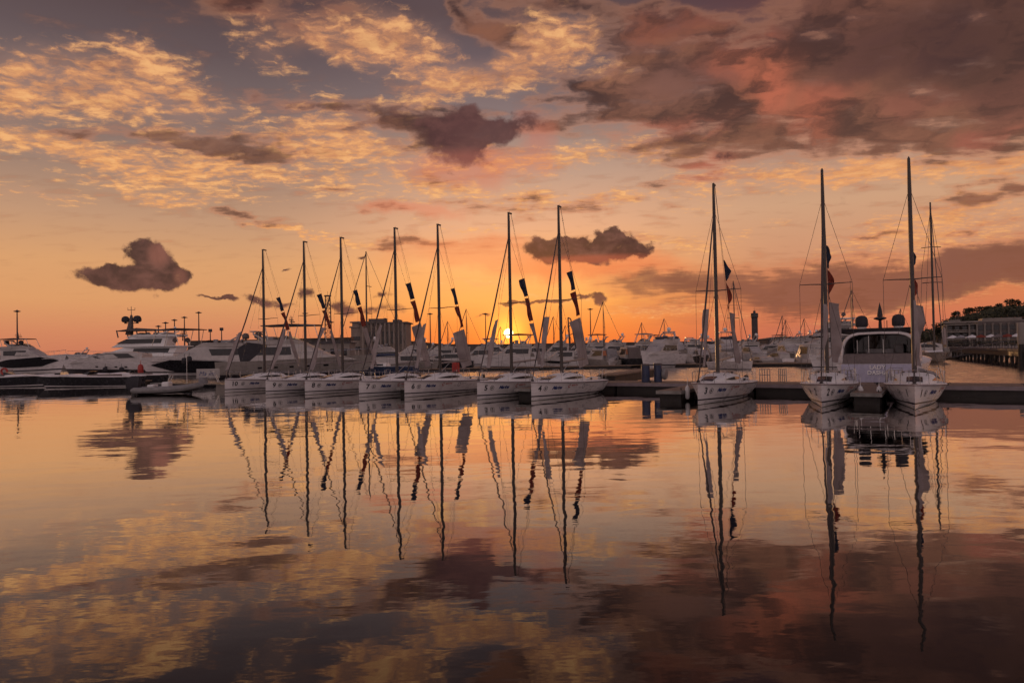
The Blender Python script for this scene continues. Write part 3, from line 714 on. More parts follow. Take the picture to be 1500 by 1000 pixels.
# ---------------------------------------------------------------- ruffled water of the basin behind the pontoon: real wavelets
ss = [-62+.42*i for i in range(300)]
dd = [0.9]
while dd[-1] < 118: dd.append(dd[-1]+.26+.006*dd[-1])
vs = []
for d_ in dd:
    for q in ss:
        e = max(0, min(1, (64-q)/10))*min(1, (q+62)/6)*min(1, (d_-.9)/1.2)*max(0, min(1, (118-d_)/12))
        x, y = A0.x+UX*q+NX*d_, A0.y+UY*q+NY*d_
        h = .55*noise.noise(Vector((x*.42, y*.95, 1.3)))+.45*noise.noise(Vector((x*1.1+3, y*1.9, 7.7)))
        vs.append((x, y, -.025+e*(.085+.085*h)))
n_ = len(ss); fs = [(i*n_+j, i*n_+j+1, (i+1)*n_+j+1, (i+1)*n_+j) for i in range(len(dd)-1) for j in range(n_-1)]
me_ = bpy.data.meshes.new('ruffled_water'); me_.from_pydata(vs, [], fs); me_.materials.append(mt)
me_.polygons.foreach_set('use_smooth', [True]*len(fs)); me_.update()
o = bpy.data.objects.new('ruffled_water', me_); col.objects.link(o); o["kind"] = "structure"
if o.data.polygons[0].normal.z < 0: o.data.flip_normals()
# ---------------------------------------------------------------- motor yachts (bow +x, origin amidships on the waterline)
def yhull(t, L, beam, fb, rise=.28, over=.10, hull='gelcoat', stripe='stripe', belt=None, portholes=0, boot=0):
    n = 18; mb = MB(); b2 = beam/2; st = []
    def bs_(s): return b2*(1-max(0, (s-.42)/.58)**2.5) if s > .42 else b2*(1-.08*((.42-s)/.42)**2)
    def zs_(s): return fb*(1+rise*s*s)
    def pt(s, v, sd):
        z = -.35+(zs_(s)+.35)*v; ov = over*L*max(0, (s-.6)/.4)**2*v
        y = bs_(s)*max(0, v)**(.22+.75*s**2)
        return (-L/2+L*(1-over)*s+ov, sd*y, z)
    vsn = [0, .16, .30, .36, .5, .66, .82, .93, 1.0]
    for sd in (1, -1):
        for j in range(len(vsn)-1):
            vs = []
            for i in range(n+1): vs += [pt(i/n, vsn[j], sd), pt(i/n, vsn[j+1], sd)]
            m = 1 if j in (0, 2) or j < boot else 0
            mb.add(vs, [(2*i, 2*i+2, 2*i+3, 2*i+1) for i in range(n)], m)
    tr = [pt(0, v, 1) for v in vsn]; mb.add(tr+[(x, -y, z) for x, y, z in reversed(tr)], [tuple(range(2*len(vsn)))])
    mb.build('hull', [M[hull], M[stripe]], t)
    mb = MB()
    vs = []
    for i in range(n+1): a = pt(i/n, 1, 1); vs += [(a[0], a[1]*.97, a[2]-.06), (a[0], 0, a[2]), (a[0], -a[1]*.97, a[2]-.06)]
    mb.add(vs, [(3*i+j, 3*i+j+1, 3*i+j+4, 3*i+j+3) for i in range(n) for j in range(2)]); mb.build('deck', M['deck_white'], t)
    if belt:   # a long dark window band in the topsides
        for sd in (1, -1):
            mb = MB(); vs = []; k = 16
            for i in range(k+1):
                f = i/k; s = belt[0]+(belt[1]-belt[0])*f; th = (belt[3]-belt[2])*min(1, 3*f, 5*(1-f)+.05); c = (belt[2]+belt[3])/2
                for v in (c-th/2, c+th/2): p = pt(s, v, sd); vs.append((p[0], p[1]+sd*.07, p[2]))
            mb.add(vs, [(2*i, 2*i+2, 2*i+3, 2*i+1) for i in range(k)]); mb.build('hull_window', M['glass'], t)
    for i in range(portholes):
        for sd in (1, -1):
            p = pt(.30+.11*i, .62, sd); mb = MB(); q = pt(.33+.11*i, .62, sd); r_ = pt(.30+.11*i, .70, sd); u = pt(.33+.11*i, .70, sd)
            mb.add([(a, b+sd*.02, c) for a, b, c in (p, q, u, r_)], [(0, 1, 2, 3)]); mb.build('porthole', M['glass'], t)
    return pt, zs_, bs_
def tier(t, name, prof, w0, w1, m, bow_x=None, parent=None, taper=.55, hole=None):
    """superstructure tier from a side outline; plan narrows towards the bow end"""
    pts = []
    for i in range(len(prof)):
        a, b = prof[i], prof[(i+1) % len(prof)]; k = max(1, int(math.hypot(b[0]-a[0], b[1]-a[1])/.9))
        for j in range(k): pts.append((a[0]+(b[0]-a[0])*j/k, a[1]+(b[1]-a[1])*j/k))
    xs = [p[0] for p in pts]; zs = [p[1] for p in pts]; x0, x1, z0, z1 = min(xs), max(xs), min(zs), max(zs)
    def hw(x, z):
        f = (z-z0)/max(.01, z1-z0); w = w0+(w1-w0)*f; g = max(0, (x-x0)/(x1-x0)-.45)/.55
        return w*(1-(1-taper)*g**2)
    mb = MB(); k = 4; rings = []
    for u in (-1, -.97, -.5, 0, .5, .97, 1):
        sc = .96 if abs(u) == 1 else 1.0
        cx, cz = (x0+x1)/2, (z0+z1)/2
        rings.append([((x-cx)*(1 if abs(u) < 1 else .985)+cx - (0.10*abs(u)**2*(x1-x0)*.3 if x > cx else 0), u*hw(x, z), (z-cz)*(1 if abs(u) < 1 else .95)+cz) for x, z in pts])
    mb.loft(rings); return mb.build(name, m, parent or t, angle=40)
def rail(t, pt, zs_, s0, s1, h=.75, both=True):
    mb = MB(); 
    a = [Vector(pt(s0+(s1-s0)*i/10, 1, 1))*1.0 for i in range(11)]
    path = [(p.x, p.y*.93, p.z+h) for p in a]; full = path+[(x, -y, z) for x, y, z in reversed(path)]
    mb.tube(full, .022, 4)
    for x, y, z in path[::2]+[(x, -y, z) for x, y, z in path[::2]]: mb.tube([(x, y, z-h), (x, y, z)], .016, 4)
    mb.build('bow_rail', M['steel'], t)
def dome_on(t, x, y, z, r, m='canvas_grey'):
    mb = MB(); mb.lathe([(r*.35, 0), (r*.3, r*.4)], (x, y, z), 8); mb.lathe([(r*.7, r*.4), (r*.98, r*.7), (r, r*1.2), (r*.85, r*1.7), (r*.5, r*2.0), (.01, r*2.1)], (x, y, z), 12)
    return mb.build('radar_dome', M[m], t)
def mast_on(t, x, z, h, arm=.8):
    mb = MB(); mb.tube([(x, 0, z), (x-.1, 0, z+h)], [.09, .04], 6); mb.box((x-.05, 0, z+h*.55), (.12, arm*2, .08)); mb.box((x+.05, 0, z+h*.35), (.25, 1.3, .10)); mb.tube([(x-.1, arm*.7, z+h*.55), (x-.1, arm*.7, z+h*.95)], .02, 4); mb.tube([(x-.1, -arm*.7, z+h*.55), (x-.1, -arm*.7, z+h*.85)], .02, 4)
    return mb.build('radar_mast', M['wall_grey'], t)
GY = 'motor yachts along the far quays'
NY_ = [0]
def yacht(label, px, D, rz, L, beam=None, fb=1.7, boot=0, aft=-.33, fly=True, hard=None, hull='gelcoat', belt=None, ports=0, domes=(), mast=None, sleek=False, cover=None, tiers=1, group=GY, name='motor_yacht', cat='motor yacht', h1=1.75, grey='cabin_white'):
    NY_[0] += 1
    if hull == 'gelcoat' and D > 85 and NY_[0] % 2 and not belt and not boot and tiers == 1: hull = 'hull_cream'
    beam = beam or L*.27
    t = thing(name, label, cat, water(px, D), R(rz), group)
    pt, zs_, bs_ = yhull(t, L, beam, fb, hull=hull, belt=belt, portholes=ports, boot=boot)
    w = beam/2*.80; z0 = fb-.05; l = L
    if sleek: prof = [(-.36*l, z0), (-.36*l, z0+h1*.75), (-.20*l, z0+h1), (.02*l, z0+h1*.95), (.36*l, z0+.35)]
    else: prof = [((aft+.03)*l, z0), (aft*l, z0+h1), (.06*l, z0+h1), (.20*l, z0+h1*.35), (.30*l, z0+h1*.22), (.36*l, z0+.25)]
    if sleek: prof.append((.40*l, z0))
    else: prof.append((.39*l, z0))
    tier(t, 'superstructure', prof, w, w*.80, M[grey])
    # window band, 2 cm proud of the house
    if sleek: wp = [(-.30*l, z0+h1*.40), (-.22*l, z0+h1*.82), (.0*l, z0+h1*.84), (.20*l, z0+h1*.50), (.12*l, z0+h1*.36)]
    else: wp = [((aft+.06)*l, z0+h1*.38), ((aft+.05)*l, z0+h1*.84), (.065*l, z0+h1*.86), (.17*l, z0+h1*.42), (.10*l, z0+h1*.34)]
    def ww(z): return w+(w*.80-w)*((z-z0)/h1)
    zz = [p[1] for p in wp]
    tier(t, 'window', wp, ww(min(zz))+.03, ww(max(zz))+.03, M['glass'], taper=.80)
    ztop = z0+h1
    if tiers > 1:
        prof = [(-.24*l, ztop-.02), (-.26*l, ztop+h1), (.02*l, ztop+h1), (.16*l, ztop+.1), (.17*l, ztop-.02)]
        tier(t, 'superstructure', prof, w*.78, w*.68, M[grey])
        tier(t, 'window', [(-.21*l, ztop+h1*.35), (-.22*l, ztop+h1*.80), (.045*l, ztop+h1*.82), (.12*l, ztop+h1*.38)], w*.78, w*.72, M['glass'], taper=.8)
        tier(t, 'deck_overhang', [(-.36*l, ztop-.02), (-.36*l, ztop+.14), (.10*l, ztop+.16), (.14*l, ztop)], w*1.08, w*1.08, M[grey])
        ztop += h1
    if fly:
        tier(t, 'flybridge', [(-.32*l, ztop-.02), (-.33*l, ztop+.45), (-.02*l, ztop+.62), (.05*l, ztop+.15), (.06*l, ztop-.02)], w*.86, w*.90, M[grey])
        tier(t, 'windscreen', [(-.06*l, ztop+.55), (-.075*l, ztop+.95), (-.06*l, ztop+.95), (-.01*l, ztop+.60)], w*.74, w*.66, M['glass'])
        mb = MB(); mb.box((-.20*l, 0, ztop+.70), (.10*l, w*1.2, .45), b=.06); mb.box((-.10*l, w*.3, ztop+.75), (.5, .6, .6), b=.06); mb.build('fly_seat', M['canvas_grey'], t)
    if fly or hard:
        mb = MB(); xa = -.27*l
        for sd in (1, -1): mb.tube([(xa+.1*l, sd*w*.80, ztop+.2), (xa, sd*w*.74, ztop+1.25), (xa-.2, sd*w*.5, ztop+1.55)], [.14, .10, .08], 6)
        mb.box((xa-.2, 0, ztop+1.58), (.7, w*1.15, .14), b=.04); mb.build('radar_arch', M[grey], t)
        if not domes and not hard: dome_on(t, xa-.2, 0, ztop+1.64, .28, 'deck_white')
    if hard:
        x0, x1, zt, mtl = hard
        tier(t, 'hardtop', [(x0*l, zt), (x0*l-.1, zt+.10), ((x0+x1)/2*l, zt+.26), (x1*l+.2, zt+.12), (x1*l, zt)], w*.82, w*.76, M[mtl])
        for sd in (1, -1):
            mb = MB(); mb.tube([(x0*l+.3, sd*w*.72, zt+.03), (x1*l-.3, sd*w*.72, zt+.03)], .03, 4)
            for xx, dx in ((x0*l+.4, .5), (x1*l-.4, .6), ((x0+x1)/2*l, -.5)): mb.tube([(xx+dx, sd*w*.78, ztop+.3), (xx, sd*w*.72, zt+.05)], .045, 5)
            mb.build('hardtop_frame', M['steel'], t)
    for x, y, z, r, mm in domes: dome_on(t, x*l, y, z, r, mm)
    if mast: mast_on(t, mast[0]*l, mast[1], mast[2])
    if cover:
        tier(t, 'canvas_cover', [(-.46*l, fb), (-.42*l, fb+h1*.9), (-.28*l, fb+h1*.95), (-.26*l, fb)], w*.9, w*.8, M[cover])
        for sd in (1, -1):
            mb = MB(); mb.add([(x*l, sd*w*.91, z) for x, z in ((-.43, fb+h1*.35), (-.31, fb+h1*.35), (-.31, fb+h1*.8), (-.405, fb+h1*.8))], [(0, 1, 2, 3)]); mb.build('window', M['orange_panel'], t)
    rail(t, pt, zs_, .55, .99)
    mb = MB(); mb.box((-L/2-.45, 0, .35), (1.0, beam*.8, .14), b=.04); mb.build('swim_platform', M['teak'], t)
    return t
def px2(px, py, D): return at(px, py, D)
yacht('white flybridge yacht with dark hull windows and two dark domes at the left edge', 44, 125, 0, 13.5, 4.6, 2.9, h1=1.9, belt=(.06, .95, .50, .96), hard=(-.36, .05, 6.5, 'canvas_dark'), domes=((-.36, .9, 5.5, .42, 'canvas_dark'), (-.08, -.7, 5.5, .40, 'canvas_dark')), mast=(-.15, 6.6, 1.2))
ty = yacht('large three-deck yacht with two black domes on its tall radar mast', 200, 150, 180, 31, 7.4, 3.0, tiers=2, h1=2.15, fly=True, ports=4, grey='deck_white')
# its tall mast with domes
mb = MB(); mb.tube([(2.2-.7, 0, 7.8), (1.9-.7, 0, 9.8), (1.7-.7, 0, 11.6), (1.7-.7, 0, 12.2)], [.85, .6, .35, .2], 8); mb.tube([(1.7-.7, 0, 12), (1.7-.7, 0, 14.1)], [.08, .05], 5); mb.box((1.7-.7, 0, 13.3), (1.6, .12, .10)); mb.tube([(.2, 0, 13.3), (.2, 0, 13.8)], .05, 4); mb.tube([(1.75, 0, 13.3), (1.75, 0, 13.8)], .05, 4); mb.box((1.7-.7, 0, 10.4), (2.8, .5, .15)); mb.build('radar_mast', M['wall_grey'], ty)
dome_on(ty, -.3, 0, 10.3, .85, 'canvas_dark'); dome_on(ty, 2.3, 0, 10.3, .80, 'canvas_dark')
tier(ty, 'hardtop', [(-6.5, 8.7), (-6.8, 8.85), (-1, 9.25), (3.8, 8.75), (3.8, 8.6)], 2.4, 2.2, M['wall_grey'])
for x in (-5.5, -1.5, 2.8):
    for sd in (1, -1): mb = MB(); mb.tube([(x, sd*2, 7.2), (x+.4, sd*1.9, 8.8)], .14, 5); mb.build('hardtop_strut', M['wall_grey'], ty)
yacht('sleek white sport yacht with slanted windshield behind the long dark runabout', 163, 112, 180, 16.5, 4.6, 2.1, fly=False, sleek=True, ports=4, h1=1.75, boot=4)
yd = yacht('white yacht with a long dark hull window and thin sun canopy above its flybridge', 300, 96, 180, 19, 5.4, 2.2, aft=-.46, belt=(.05, .93, .36, .93), h1=1.9, hard=(.02, .33, 6.5, 'canvas_dark'), domes=((.20, .6, 4.7, .36, 'wall_grey'), (.14, -.6, 4.7, .36, 'wall_grey')), mast=(.16, 5.0, 1.8))
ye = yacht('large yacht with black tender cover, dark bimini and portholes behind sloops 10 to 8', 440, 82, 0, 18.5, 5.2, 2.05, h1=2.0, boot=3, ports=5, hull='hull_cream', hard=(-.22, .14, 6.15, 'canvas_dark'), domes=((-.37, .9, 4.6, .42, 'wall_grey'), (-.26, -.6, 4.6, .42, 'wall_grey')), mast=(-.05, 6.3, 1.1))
tier(ye, 'tender_cover', [(-.34*18.5, 2.0), (-.36*18.5, 3.6), (-.30*18.5, 4.3), (-.18*18.5, 4.0), (-.13*18.5, 2.6), (-.13*18.5, 2.0)], 2.35, 2.1, M['canvas_dark'])
# middle row beyond the pontoon
yacht('white open sport boat with dark hull side right of the terminal building', 652, 104, 180, 8.8, 2.9, 1.35, fly=False, sleek=True, hull='hull_dark', h1=1.3)
yacht('white cabin cruiser behind sloop number 6, left half of the middle row', 640, 135, 180, 11, 3.4, 1.7)
yg = yacht('flybridge yacht lying directly under the setting sun', 748, 100, 180, 9.6, 3.2, 1.75, hard=(-.36, .10, 4.95, 'canvas_dark'), h1=1.5, ports=3)
yacht('low hardtop cruiser with arched windows right of the sun', 820, 104, 180, 6.8, 2.5, 1.25, fly=False, hull='gelcoat', belt=(.3, .9, .6, .8), h1=1.35, cover=None)
yacht('flybridge cruiser showing above the low hardtop cruiser', 813, 135, 180, 8.5, 3.0, 1.9, h1=1.7)
yacht('stern-on boat with canvas windows coloured a lit orange left of the middle row gap', 877, 100, 120, 7.5, 2.7, 1.2, fly=False, cover='canvas_grey', h1=1.6, name='cabin_cruiser', cat='cabin cruiser')
yacht('small white runabout between two canvas-covered boats', 898, 98, -110, 5.5, 2.1, .9, fly=False, sleek=True, h1=.9, name='runabout', cat='runabout')
yacht('boat with a high dark transom and orange canvas panels', 919, 100, 100, 7.5, 2.8, 1.3, fly=False, hull='hull_dark', cover='canvas_brown', h1=1.7, name='cabin_cruiser', cat='cabin cruiser')
yacht('flybridge cruiser with a thin antenna behind the canvas-covered boats', 893, 128, 190, 9, 3.2, 1.8, h1=1.7)
yacht('flybridge cruiser with open bimini just left of the big angled cruiser', 935, 124, 175, 8.5, 3.1, 1.8, h1=1.7, hard=(-.3, .05, 5.2, 'canvas_grey'))
yacht('broad white cruiser with its bow turned towards the blue pedestals', 966, 92, -133, 9.2, 3.6, 1.85, h1=1.5)
yacht('tall flybridge yacht just right behind the broad white cruiser', 990, 116, -80, 9.5, 3.5, 1.9, tiers=1, h1=1.8)
yacht('white boat with upright radar arch between the broad cruiser and sloop 3', 1014, 112, -95, 7.5, 2.7, 1.3, fly=False, h1=1.5, hard=(-.2, .1, 3.9, 'deck_white'), hull='gelcoat', name='cabin_cruiser', cat='cabin cruiser')
yacht('dark-hulled boat left of the mast of sloop number 3', 1029, 108, -92, 7, 2.5, 1.2, fly=False, hull='hull_dark', h1=1.2, name='cabin_cruiser', cat='cabin cruiser')
yacht('bow-on white cruiser framed between mast and flags of sloop number 3', 1069, 93, -97, 9.5, 3.7, 1.7, h1=1.5, hull='gelcoat')
yacht('low white tender with flat deck right of sloop number 3', 1114, 96, 95, 6, 2.5, .75, fly=False, sleek=True, h1=.55, name='tender', cat='tender')
yacht('open white boat with raised helm seat left of the canopy dock', 1139, 98, 100, 5.5, 2.1, .9, fly=False, sleek=True, h1=1.0, name='runabout', cat='runabout')
yacht('pale cruiser with rounded cabin, moored bow-on behind the helm seat boat', 1157, 118, -92, 8.5, 3.2, 1.4, fly=False, h1=1.5)
yacht('small cabin boat with upright wheelhouse left of sloop number 2', 1183, 88, 94, 6.5, 2.6, .95, fly=False, h1=1.9, name='cabin_cruiser', cat='cabin cruiser')
yacht('grey cruiser beyond the white quay boats under the twin masts', 1150, 150, 185, 12, 3.6, 1.9, h1=1.8)
yb = yacht('multi-deck white yacht rising behind the flags of sloop number 2', 1212, 135, 180, 17, 5.4, 2.6, tiers=2, h1=1.9, domes=((-.20, 0, 8.2, .42, 'wall_grey'),), hard=(-.30, 0, 7.7, 'deck_white'))
yacht('white cruiser peeping out left of the motor yacht stern', 1226, 75, 178, 6, 2.4, 1.3, fly=False, sleek=True, h1=1.2, name='runabout', cat='runabout')
yacht('cruiser with rounded grey top behind sloops 7 and 6', 575, 108, 10, 9, 3.1, 1.6, h1=1.6)
yacht('low white boat under the flags of sloop number 7', 608, 96, 5, 7, 2.5, 1.2, fly=False, h1=1.3, name='runabout', cat='runabout')
yacht('white cruiser left behind the mast of sloop number 5', 700, 128, 175, 9, 3.1, 1.6, h1=1.6)
yacht('small white boat at the left breakwater behind the yacht bow', 110, 165, 180, 10, 3, 1.8, h1=1.6)
yacht('grey-topped cruiser far behind at the terminal building', 600, 150, 185, 12, 3.4, 2.0, h1=1.8)
yacht('distant white cruiser right of the slim black control tower', 1122, 150, 182, 9, 3, 1.5, fly=False, h1=1.5)
yacht('distant flybridge cruiser left of the slim black control tower', 1092, 140, 182, 8, 3, 1.7, h1=1.5)
yacht('white sport boat left of the piled pier with slanted screen', 1348, 118, 175, 9, 3.0, 1.5, fly=False, sleek=True, h1=1.3)
for i, (px, D, rz, h, lab) in enumerate([(1000, 128, -88, 'hull_dark', 'dark little boat at the quay, first right of the tall flybridge yacht'), (1043, 122, -90, 'gelcoat', 'tiny white boat hidden partly by the mast of sloop number 3'), (1104, 118, -85, 'gelcoat', 'tiny white boat behind the low flat tender'), (847, 118, 180, 'gelcoat', 'little white cruiser behind the flags of sloop number 4'), (730, 150, 180, 'gelcoat', 'little white cruiser far behind the yacht under the sun'), (620, 150, 180, 'gelcoat', 'little boat far left behind the open sport boat'), (1193, 112, -88, 'gelcoat', 'white bow-on boat behind the wheelhouse boat'), (858, 140, 170, 'gelcoat', 'little flybridge boat beside the crane'), (907, 145, 175, 'gelcoat', 'little far cruiser above the canvas-covered boats')]):
    yacht(lab, px, D, rz, 7.5, 2.6, 1.4, fly=(i % 2 == 1), hull=h, h1=1.3, name='cabin_cruiser', cat='cabin cruiser')
rc = random.Random(21)
for i, px in enumerate([668, 716, 728, 783, 842, 866, 925, 952, 1010, 1060, 1084, 1134, 1168, 1205]):
    D = rc.uniform(132, 178); fl = rc.random() < .6
    yacht(['little far cruiser %s' % q for q in ('behind the gap right of sloop 6', 'left of the yacht under the sun', 'just behind the yacht under the sun', 'left of the forestay of sloop 4', 'right of the mast of sloop 4', 'below the tall floodlight pole', 'above the orange canvas panels', 'behind the left shoulder of the broad cruiser', 'right of the tall flybridge yacht', 'behind the bow-on white cruiser', 'left of the black control tower', 'right of the black control tower', 'behind the helm seat boat', 'behind the mast of sloop 2')][i],
          px, D, rc.choice([0, 180, 175, -90, -80, 170]), rc.uniform(8, 11), None, rc.uniform(1.5, 2.1), fly=fl, hull=rc.choice(['hull_cream', 'hull_cream', 'hull_dark', 'hull_grey']), h1=rc.uniform(1.5, 1.9), hard=(-.28, .04, rc.uniform(5.0, 5.6), 'canvas_dark') if fl and rc.random() < .6 else None, group='little cruisers far behind the middle row')
# ---------------------------------------------------------------- stern of the large motor yacht behind the pontoon
c = water(1287, 38.6)
t = thing('motor_yacht', 'stern of a pale motor yacht with name letters, two black domes and dark arched saloon', 'motor yacht', c, math.atan2(NY, NX)-R(2))
pt, zs_, bs_ = yhull(t, 17, 4.7, 1.55, hull='gelcoat', over=.08)
for ch_ in kids(t): 
    for v in ch_.data.vertices: v.co.x += 8.6
tw = 1.88
mb = MB(); mb.prism([(.0, .30), (-.02, 1.52), (.35, 1.56), (.5, .30)], tw, tw, 0); mb.build('transom_door', M['transom_lavender'], t)
mb = MB(); mb.box((-.55, 0, .28), (1.2, 3.7, .12), b=.04); mb.build('swim_platform', M['teak'], t)
mb = MB(); mb.prism([(.10, 1.565), (.55, 2.12), (2.2, 2.16), (2.2, 1.565)], tw-.03, tw-.10); mb.build('sunpad', M['canvas_brown'], t)
def tfn(y0, z0): return lambda u, v: (-.035, y0-u, z0+v)
mb = text_mb('LADY', .32, tfn(0, 1.24), align='CENTER', bold=.008); text_mb('DASHA', .32, tfn(0, .93), align='CENTER', bold=.008, mb=mb); mb.build('name_lettering', M['letter_blue'], t)
mb = text_mb('LADY', .32, lambda u, v: (-.045, .022-u, 1.262+v), align='CENTER', bold=.010); text_mb('DASHA', .32, lambda u, v: (-.045, .022-u, .952+v), align='CENTER', bold=.010, mb=mb); mb.build('name_lettering_face', M['letter_silver'], t)
# arched saloon: a hollow shell
def arch(x, w, h, z0, k=14):
    out = []
    for i in range(k+1):
        a = math.pi*i/k; cx_, sx_ = math.cos(a), math.sin(a)
        out.append((x, w*(abs(cx_)**.42)*(1 if cx_ > 0 else -1), z0+h*(sx_**.62 if sx_ > 0 else 0)))
    return out
mb = MB(); W_, H_, Z_ = 2.02, 1.80, 1.60
o1, o2 = arch(.75, W_, H_, Z_), arch(7.5, W_*.9, H_*.96, Z_); i1, i2 = arch(.75, W_-.17, H_-.16, Z_), arch(7.4, W_*.9-.17, H_*.96-.16, Z_)
f1 = arch(.62, W_-.03, H_-.03, Z_); f2 = arch(.62, W_-.14, H_-.13, Z_)
mb.loft([i1, f2, f1, o1], closed=False, cap0=False, cap1=False); mb.build('arch_frame', M['gelcoat'], t)
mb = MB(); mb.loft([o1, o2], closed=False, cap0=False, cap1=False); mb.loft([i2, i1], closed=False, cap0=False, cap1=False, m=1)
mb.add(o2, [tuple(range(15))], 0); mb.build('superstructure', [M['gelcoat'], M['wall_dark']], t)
mb = MB(); mb.box((3.4, 0, 2.28), (.06, 3.3, 1.9)); mb.build('saloon_door', M['glass'], t)
mb = MB()
for y in (-1.35, -.15, .62, 1.25): mb.tube([(1.5+.3*abs(y), y, 2.1), (1.5+.3*abs(y), y, 2.95 if y != .62 else 3.3)], .022, 5)
mb.build('stanchions', M['steel'], t)
mb = MB(); mb.box((2.4, .1, 2.25), (.9, 1.5, .30), b=.05); mb.box((2.6, -.9, 2.35), (.6, .5, .6), b=.06); mb.build('cockpit_furniture', M['canvas_grey'], t)
tier(t, 'flybridge', [(.9, 3.36), (.7, 3.58), (3.5, 3.66), (6.5, 3.62), (6.6, 3.3)], 2.2, 2.1, M['canvas_dark'])
for y in (.95, -.95):
    mb = MB(); mb.lathe([(.26, 0), (.26, .10)], (1.6, y, 3.60), 10, 1); mb.lathe([(.30, .10), (.34, .2), (.34, .5), (.28, .68), (.15, .76), (.01, .78)], (1.6, y, 3.60), 14, 0); mb.build('radar_dome', [M['canvas_dark'], M['gelcoat']], t)
mb = MB(); mb.tube([(1.8, 0, 3.6), (1.8, 0, 4.2), (1.8, 0, 5.1)], [.10, .07, .02], 6); mb.lathe([(.05, 0), (.34, .10), (.34, .16), (.05, .26)], (1.8, 0, 4.05), 12); mb.lathe([(.16, .1), (.10, .5), (.03, .8)], (1.8, 0, 4.2), 8); mb.tube([(1.8, -.35, 3.6), (1.8, -.35, 4.05)], .02, 4); mb.build('radar_mast', M['canvas_dark'], t)
mb = MB(); mb.tube([(2.5, 1.62, 3.6), (2.5, 1.62, 6.6)], .012, 4); mb.tube([(2.5, -1.9, 3.6), (2.5, -1.9, 6.2)], .012, 4); mb.build('antenna', M['wire'], t)
for sd in (1, -1):
    mb = MB(); y0 = sd*1.75; y1 = sd*.85
    mb.tube([(-1.1, y0, .34), (-1.1, y0, 1.0), (-1.1, y1, 1.0), (-1.1, y1, .34)], .022, 5); mb.build('platform_rail', M['steel'], t)
# ---------------------------------------------------------------- cruising sailboats seen far off, mostly as masts
GM = 'cruising sailboats moored far off'
def sailer(label, px, ytop, D, rz=180, L=None, hull='gelcoat', spr=1, sail=True):
    top = at(px, ytop, D).z; L = L or top*.72
    p = water(px, D); X = at(px, ytop, D).x
    t = thing('sailboat', label, 'sailboat', (X, D, 0), R(rz), GM)
    fb = .085*L+.15; pt, z_, b_ = yhull(t, L, L*.29, fb, hull=hull, rise=.2, over=.06)
    tier(t, 'cabin', [(-.18*L, fb-.05), (-.18*L, fb+.42), (.05*L, fb+.45), (.22*L, fb-.0)], L*.09, L*.075, M['deck_white'])
    tier(t, 'window', [(-.15*L, fb+.14), (-.15*L, fb+.32), (.03*L, fb+.34), (.08*L, fb+.16)], L*.09+.01, L*.078+.01, M['glass'])
    mr = max(.07, .0065*top)
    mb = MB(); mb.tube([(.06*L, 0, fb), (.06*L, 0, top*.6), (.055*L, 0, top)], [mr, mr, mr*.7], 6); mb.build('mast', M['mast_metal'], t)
    mb = MB(); bz = fb+1.2; mb.tube([(.05*L, 0, bz), (-.32*L, 0, bz+.1)], .07, 6); 
    mb.build('boom', M['alu'], t)
    if sail: mb = MB(); mb.tube([(.04*L, 0, bz+.2), (-.1*L, 0, bz+.22), (-.30*L, 0, bz+.22)], [.20, .17, .10], 7); mb.build('sail_cover', M['ped_blue'] if hull == 'hull_navy' else M['canvas_grey'], t)
    for k in range(spr):
        z = top*(.5+.22*k) if spr > 1 else top*.58; mb = MB(); mb.tube([(.03*L, -L*.085, z), (.06*L, 0, z+.03), (.03*L, L*.085, z)], .03+.001*top, 5); mb.build('spreader', M['mast_metal'], t)
    mb = MB(); rw = .006+.00018*D
    mb.tube([(L*.48, 0, fb+.3), (.06*L, 0, top*.98)], rw*2.2, 4); mb.tube([(-L*.48, 0, fb+.2), (.055*L, 0, top)], rw, 4)
    for sd in (1, -1): mb.tube([(.04*L, sd*L*.12, fb), (.03*L, sd*L*.085, top*.58), (.06*L, 0, top*.95)], rw, 4)
    mb.build('rigging', M['wire'], t)
    return t
sailer('navy-hulled sailboat with short thick mast behind sloops 8 and 7', 543, 368, 84, 172, 11, 'hull_navy', 2)
sailer('cream sailboat bow-on left of the piled pier, its tall mast right of sloop 1', 1361, 298, 92, -112, 13.5, 'hull_cream', 2)
sailer('sailboat behind sloop number 3 whose thin mast stands beside its red pennant', 1071, 412, 80, -80, 9)
for px, yt, D, rz, lab in [(658, 470, 150, 175, 'far sailboat with the mast right of sloop number 6'), (686, 452, 130, 175, 'far sailboat with the taller mast between sloops 6 and 5'), (887, 440, 120, 170, 'far sailboat with the tall mast right of the tall floodlight pole'),
                           (942, 472, 135, 185, 'far sailboat whose short mast rises above the broad cruiser'), (813, 463, 150, 175, 'far sailboat whose mast stands just left of sloop number 4'), (1148, 462, 150, 185, 'far sailboat with the taller of the twin masts left of sloop number 2'),
                           (1153, 468, 158, 185, 'far sailboat with the shorter of the twin masts left of sloop number 2'), (1180, 466, 170, 180, 'far sailboat with a hair-thin mast above the wheelhouse boat'), (1252, 424, 95, 170, 'sailboat whose thin mast stands between sloop number 2 and the black domes'),
                           (1322, 452, 110, 180, 'sailboat whose mast stands just left of sloop number 1'), (830, 476, 160, 180, 'far sailboat with a short mast right of the mast of sloop 4'), (1216, 470, 150, 180, 'far sailboat whose mast is lost in the flags of sloop 2'), (975, 466, 165, 180, 'far sailboat with a thin mast above the tall flybridge yacht'), (735, 478, 170, 180, 'far sailboat with a short mast just left of the sun'), (1405, 456, 200, 180, 'sailboat mast far off in front of the white terrace building')]:
    sailer(lab, px, yt, D, rz, sail=False)
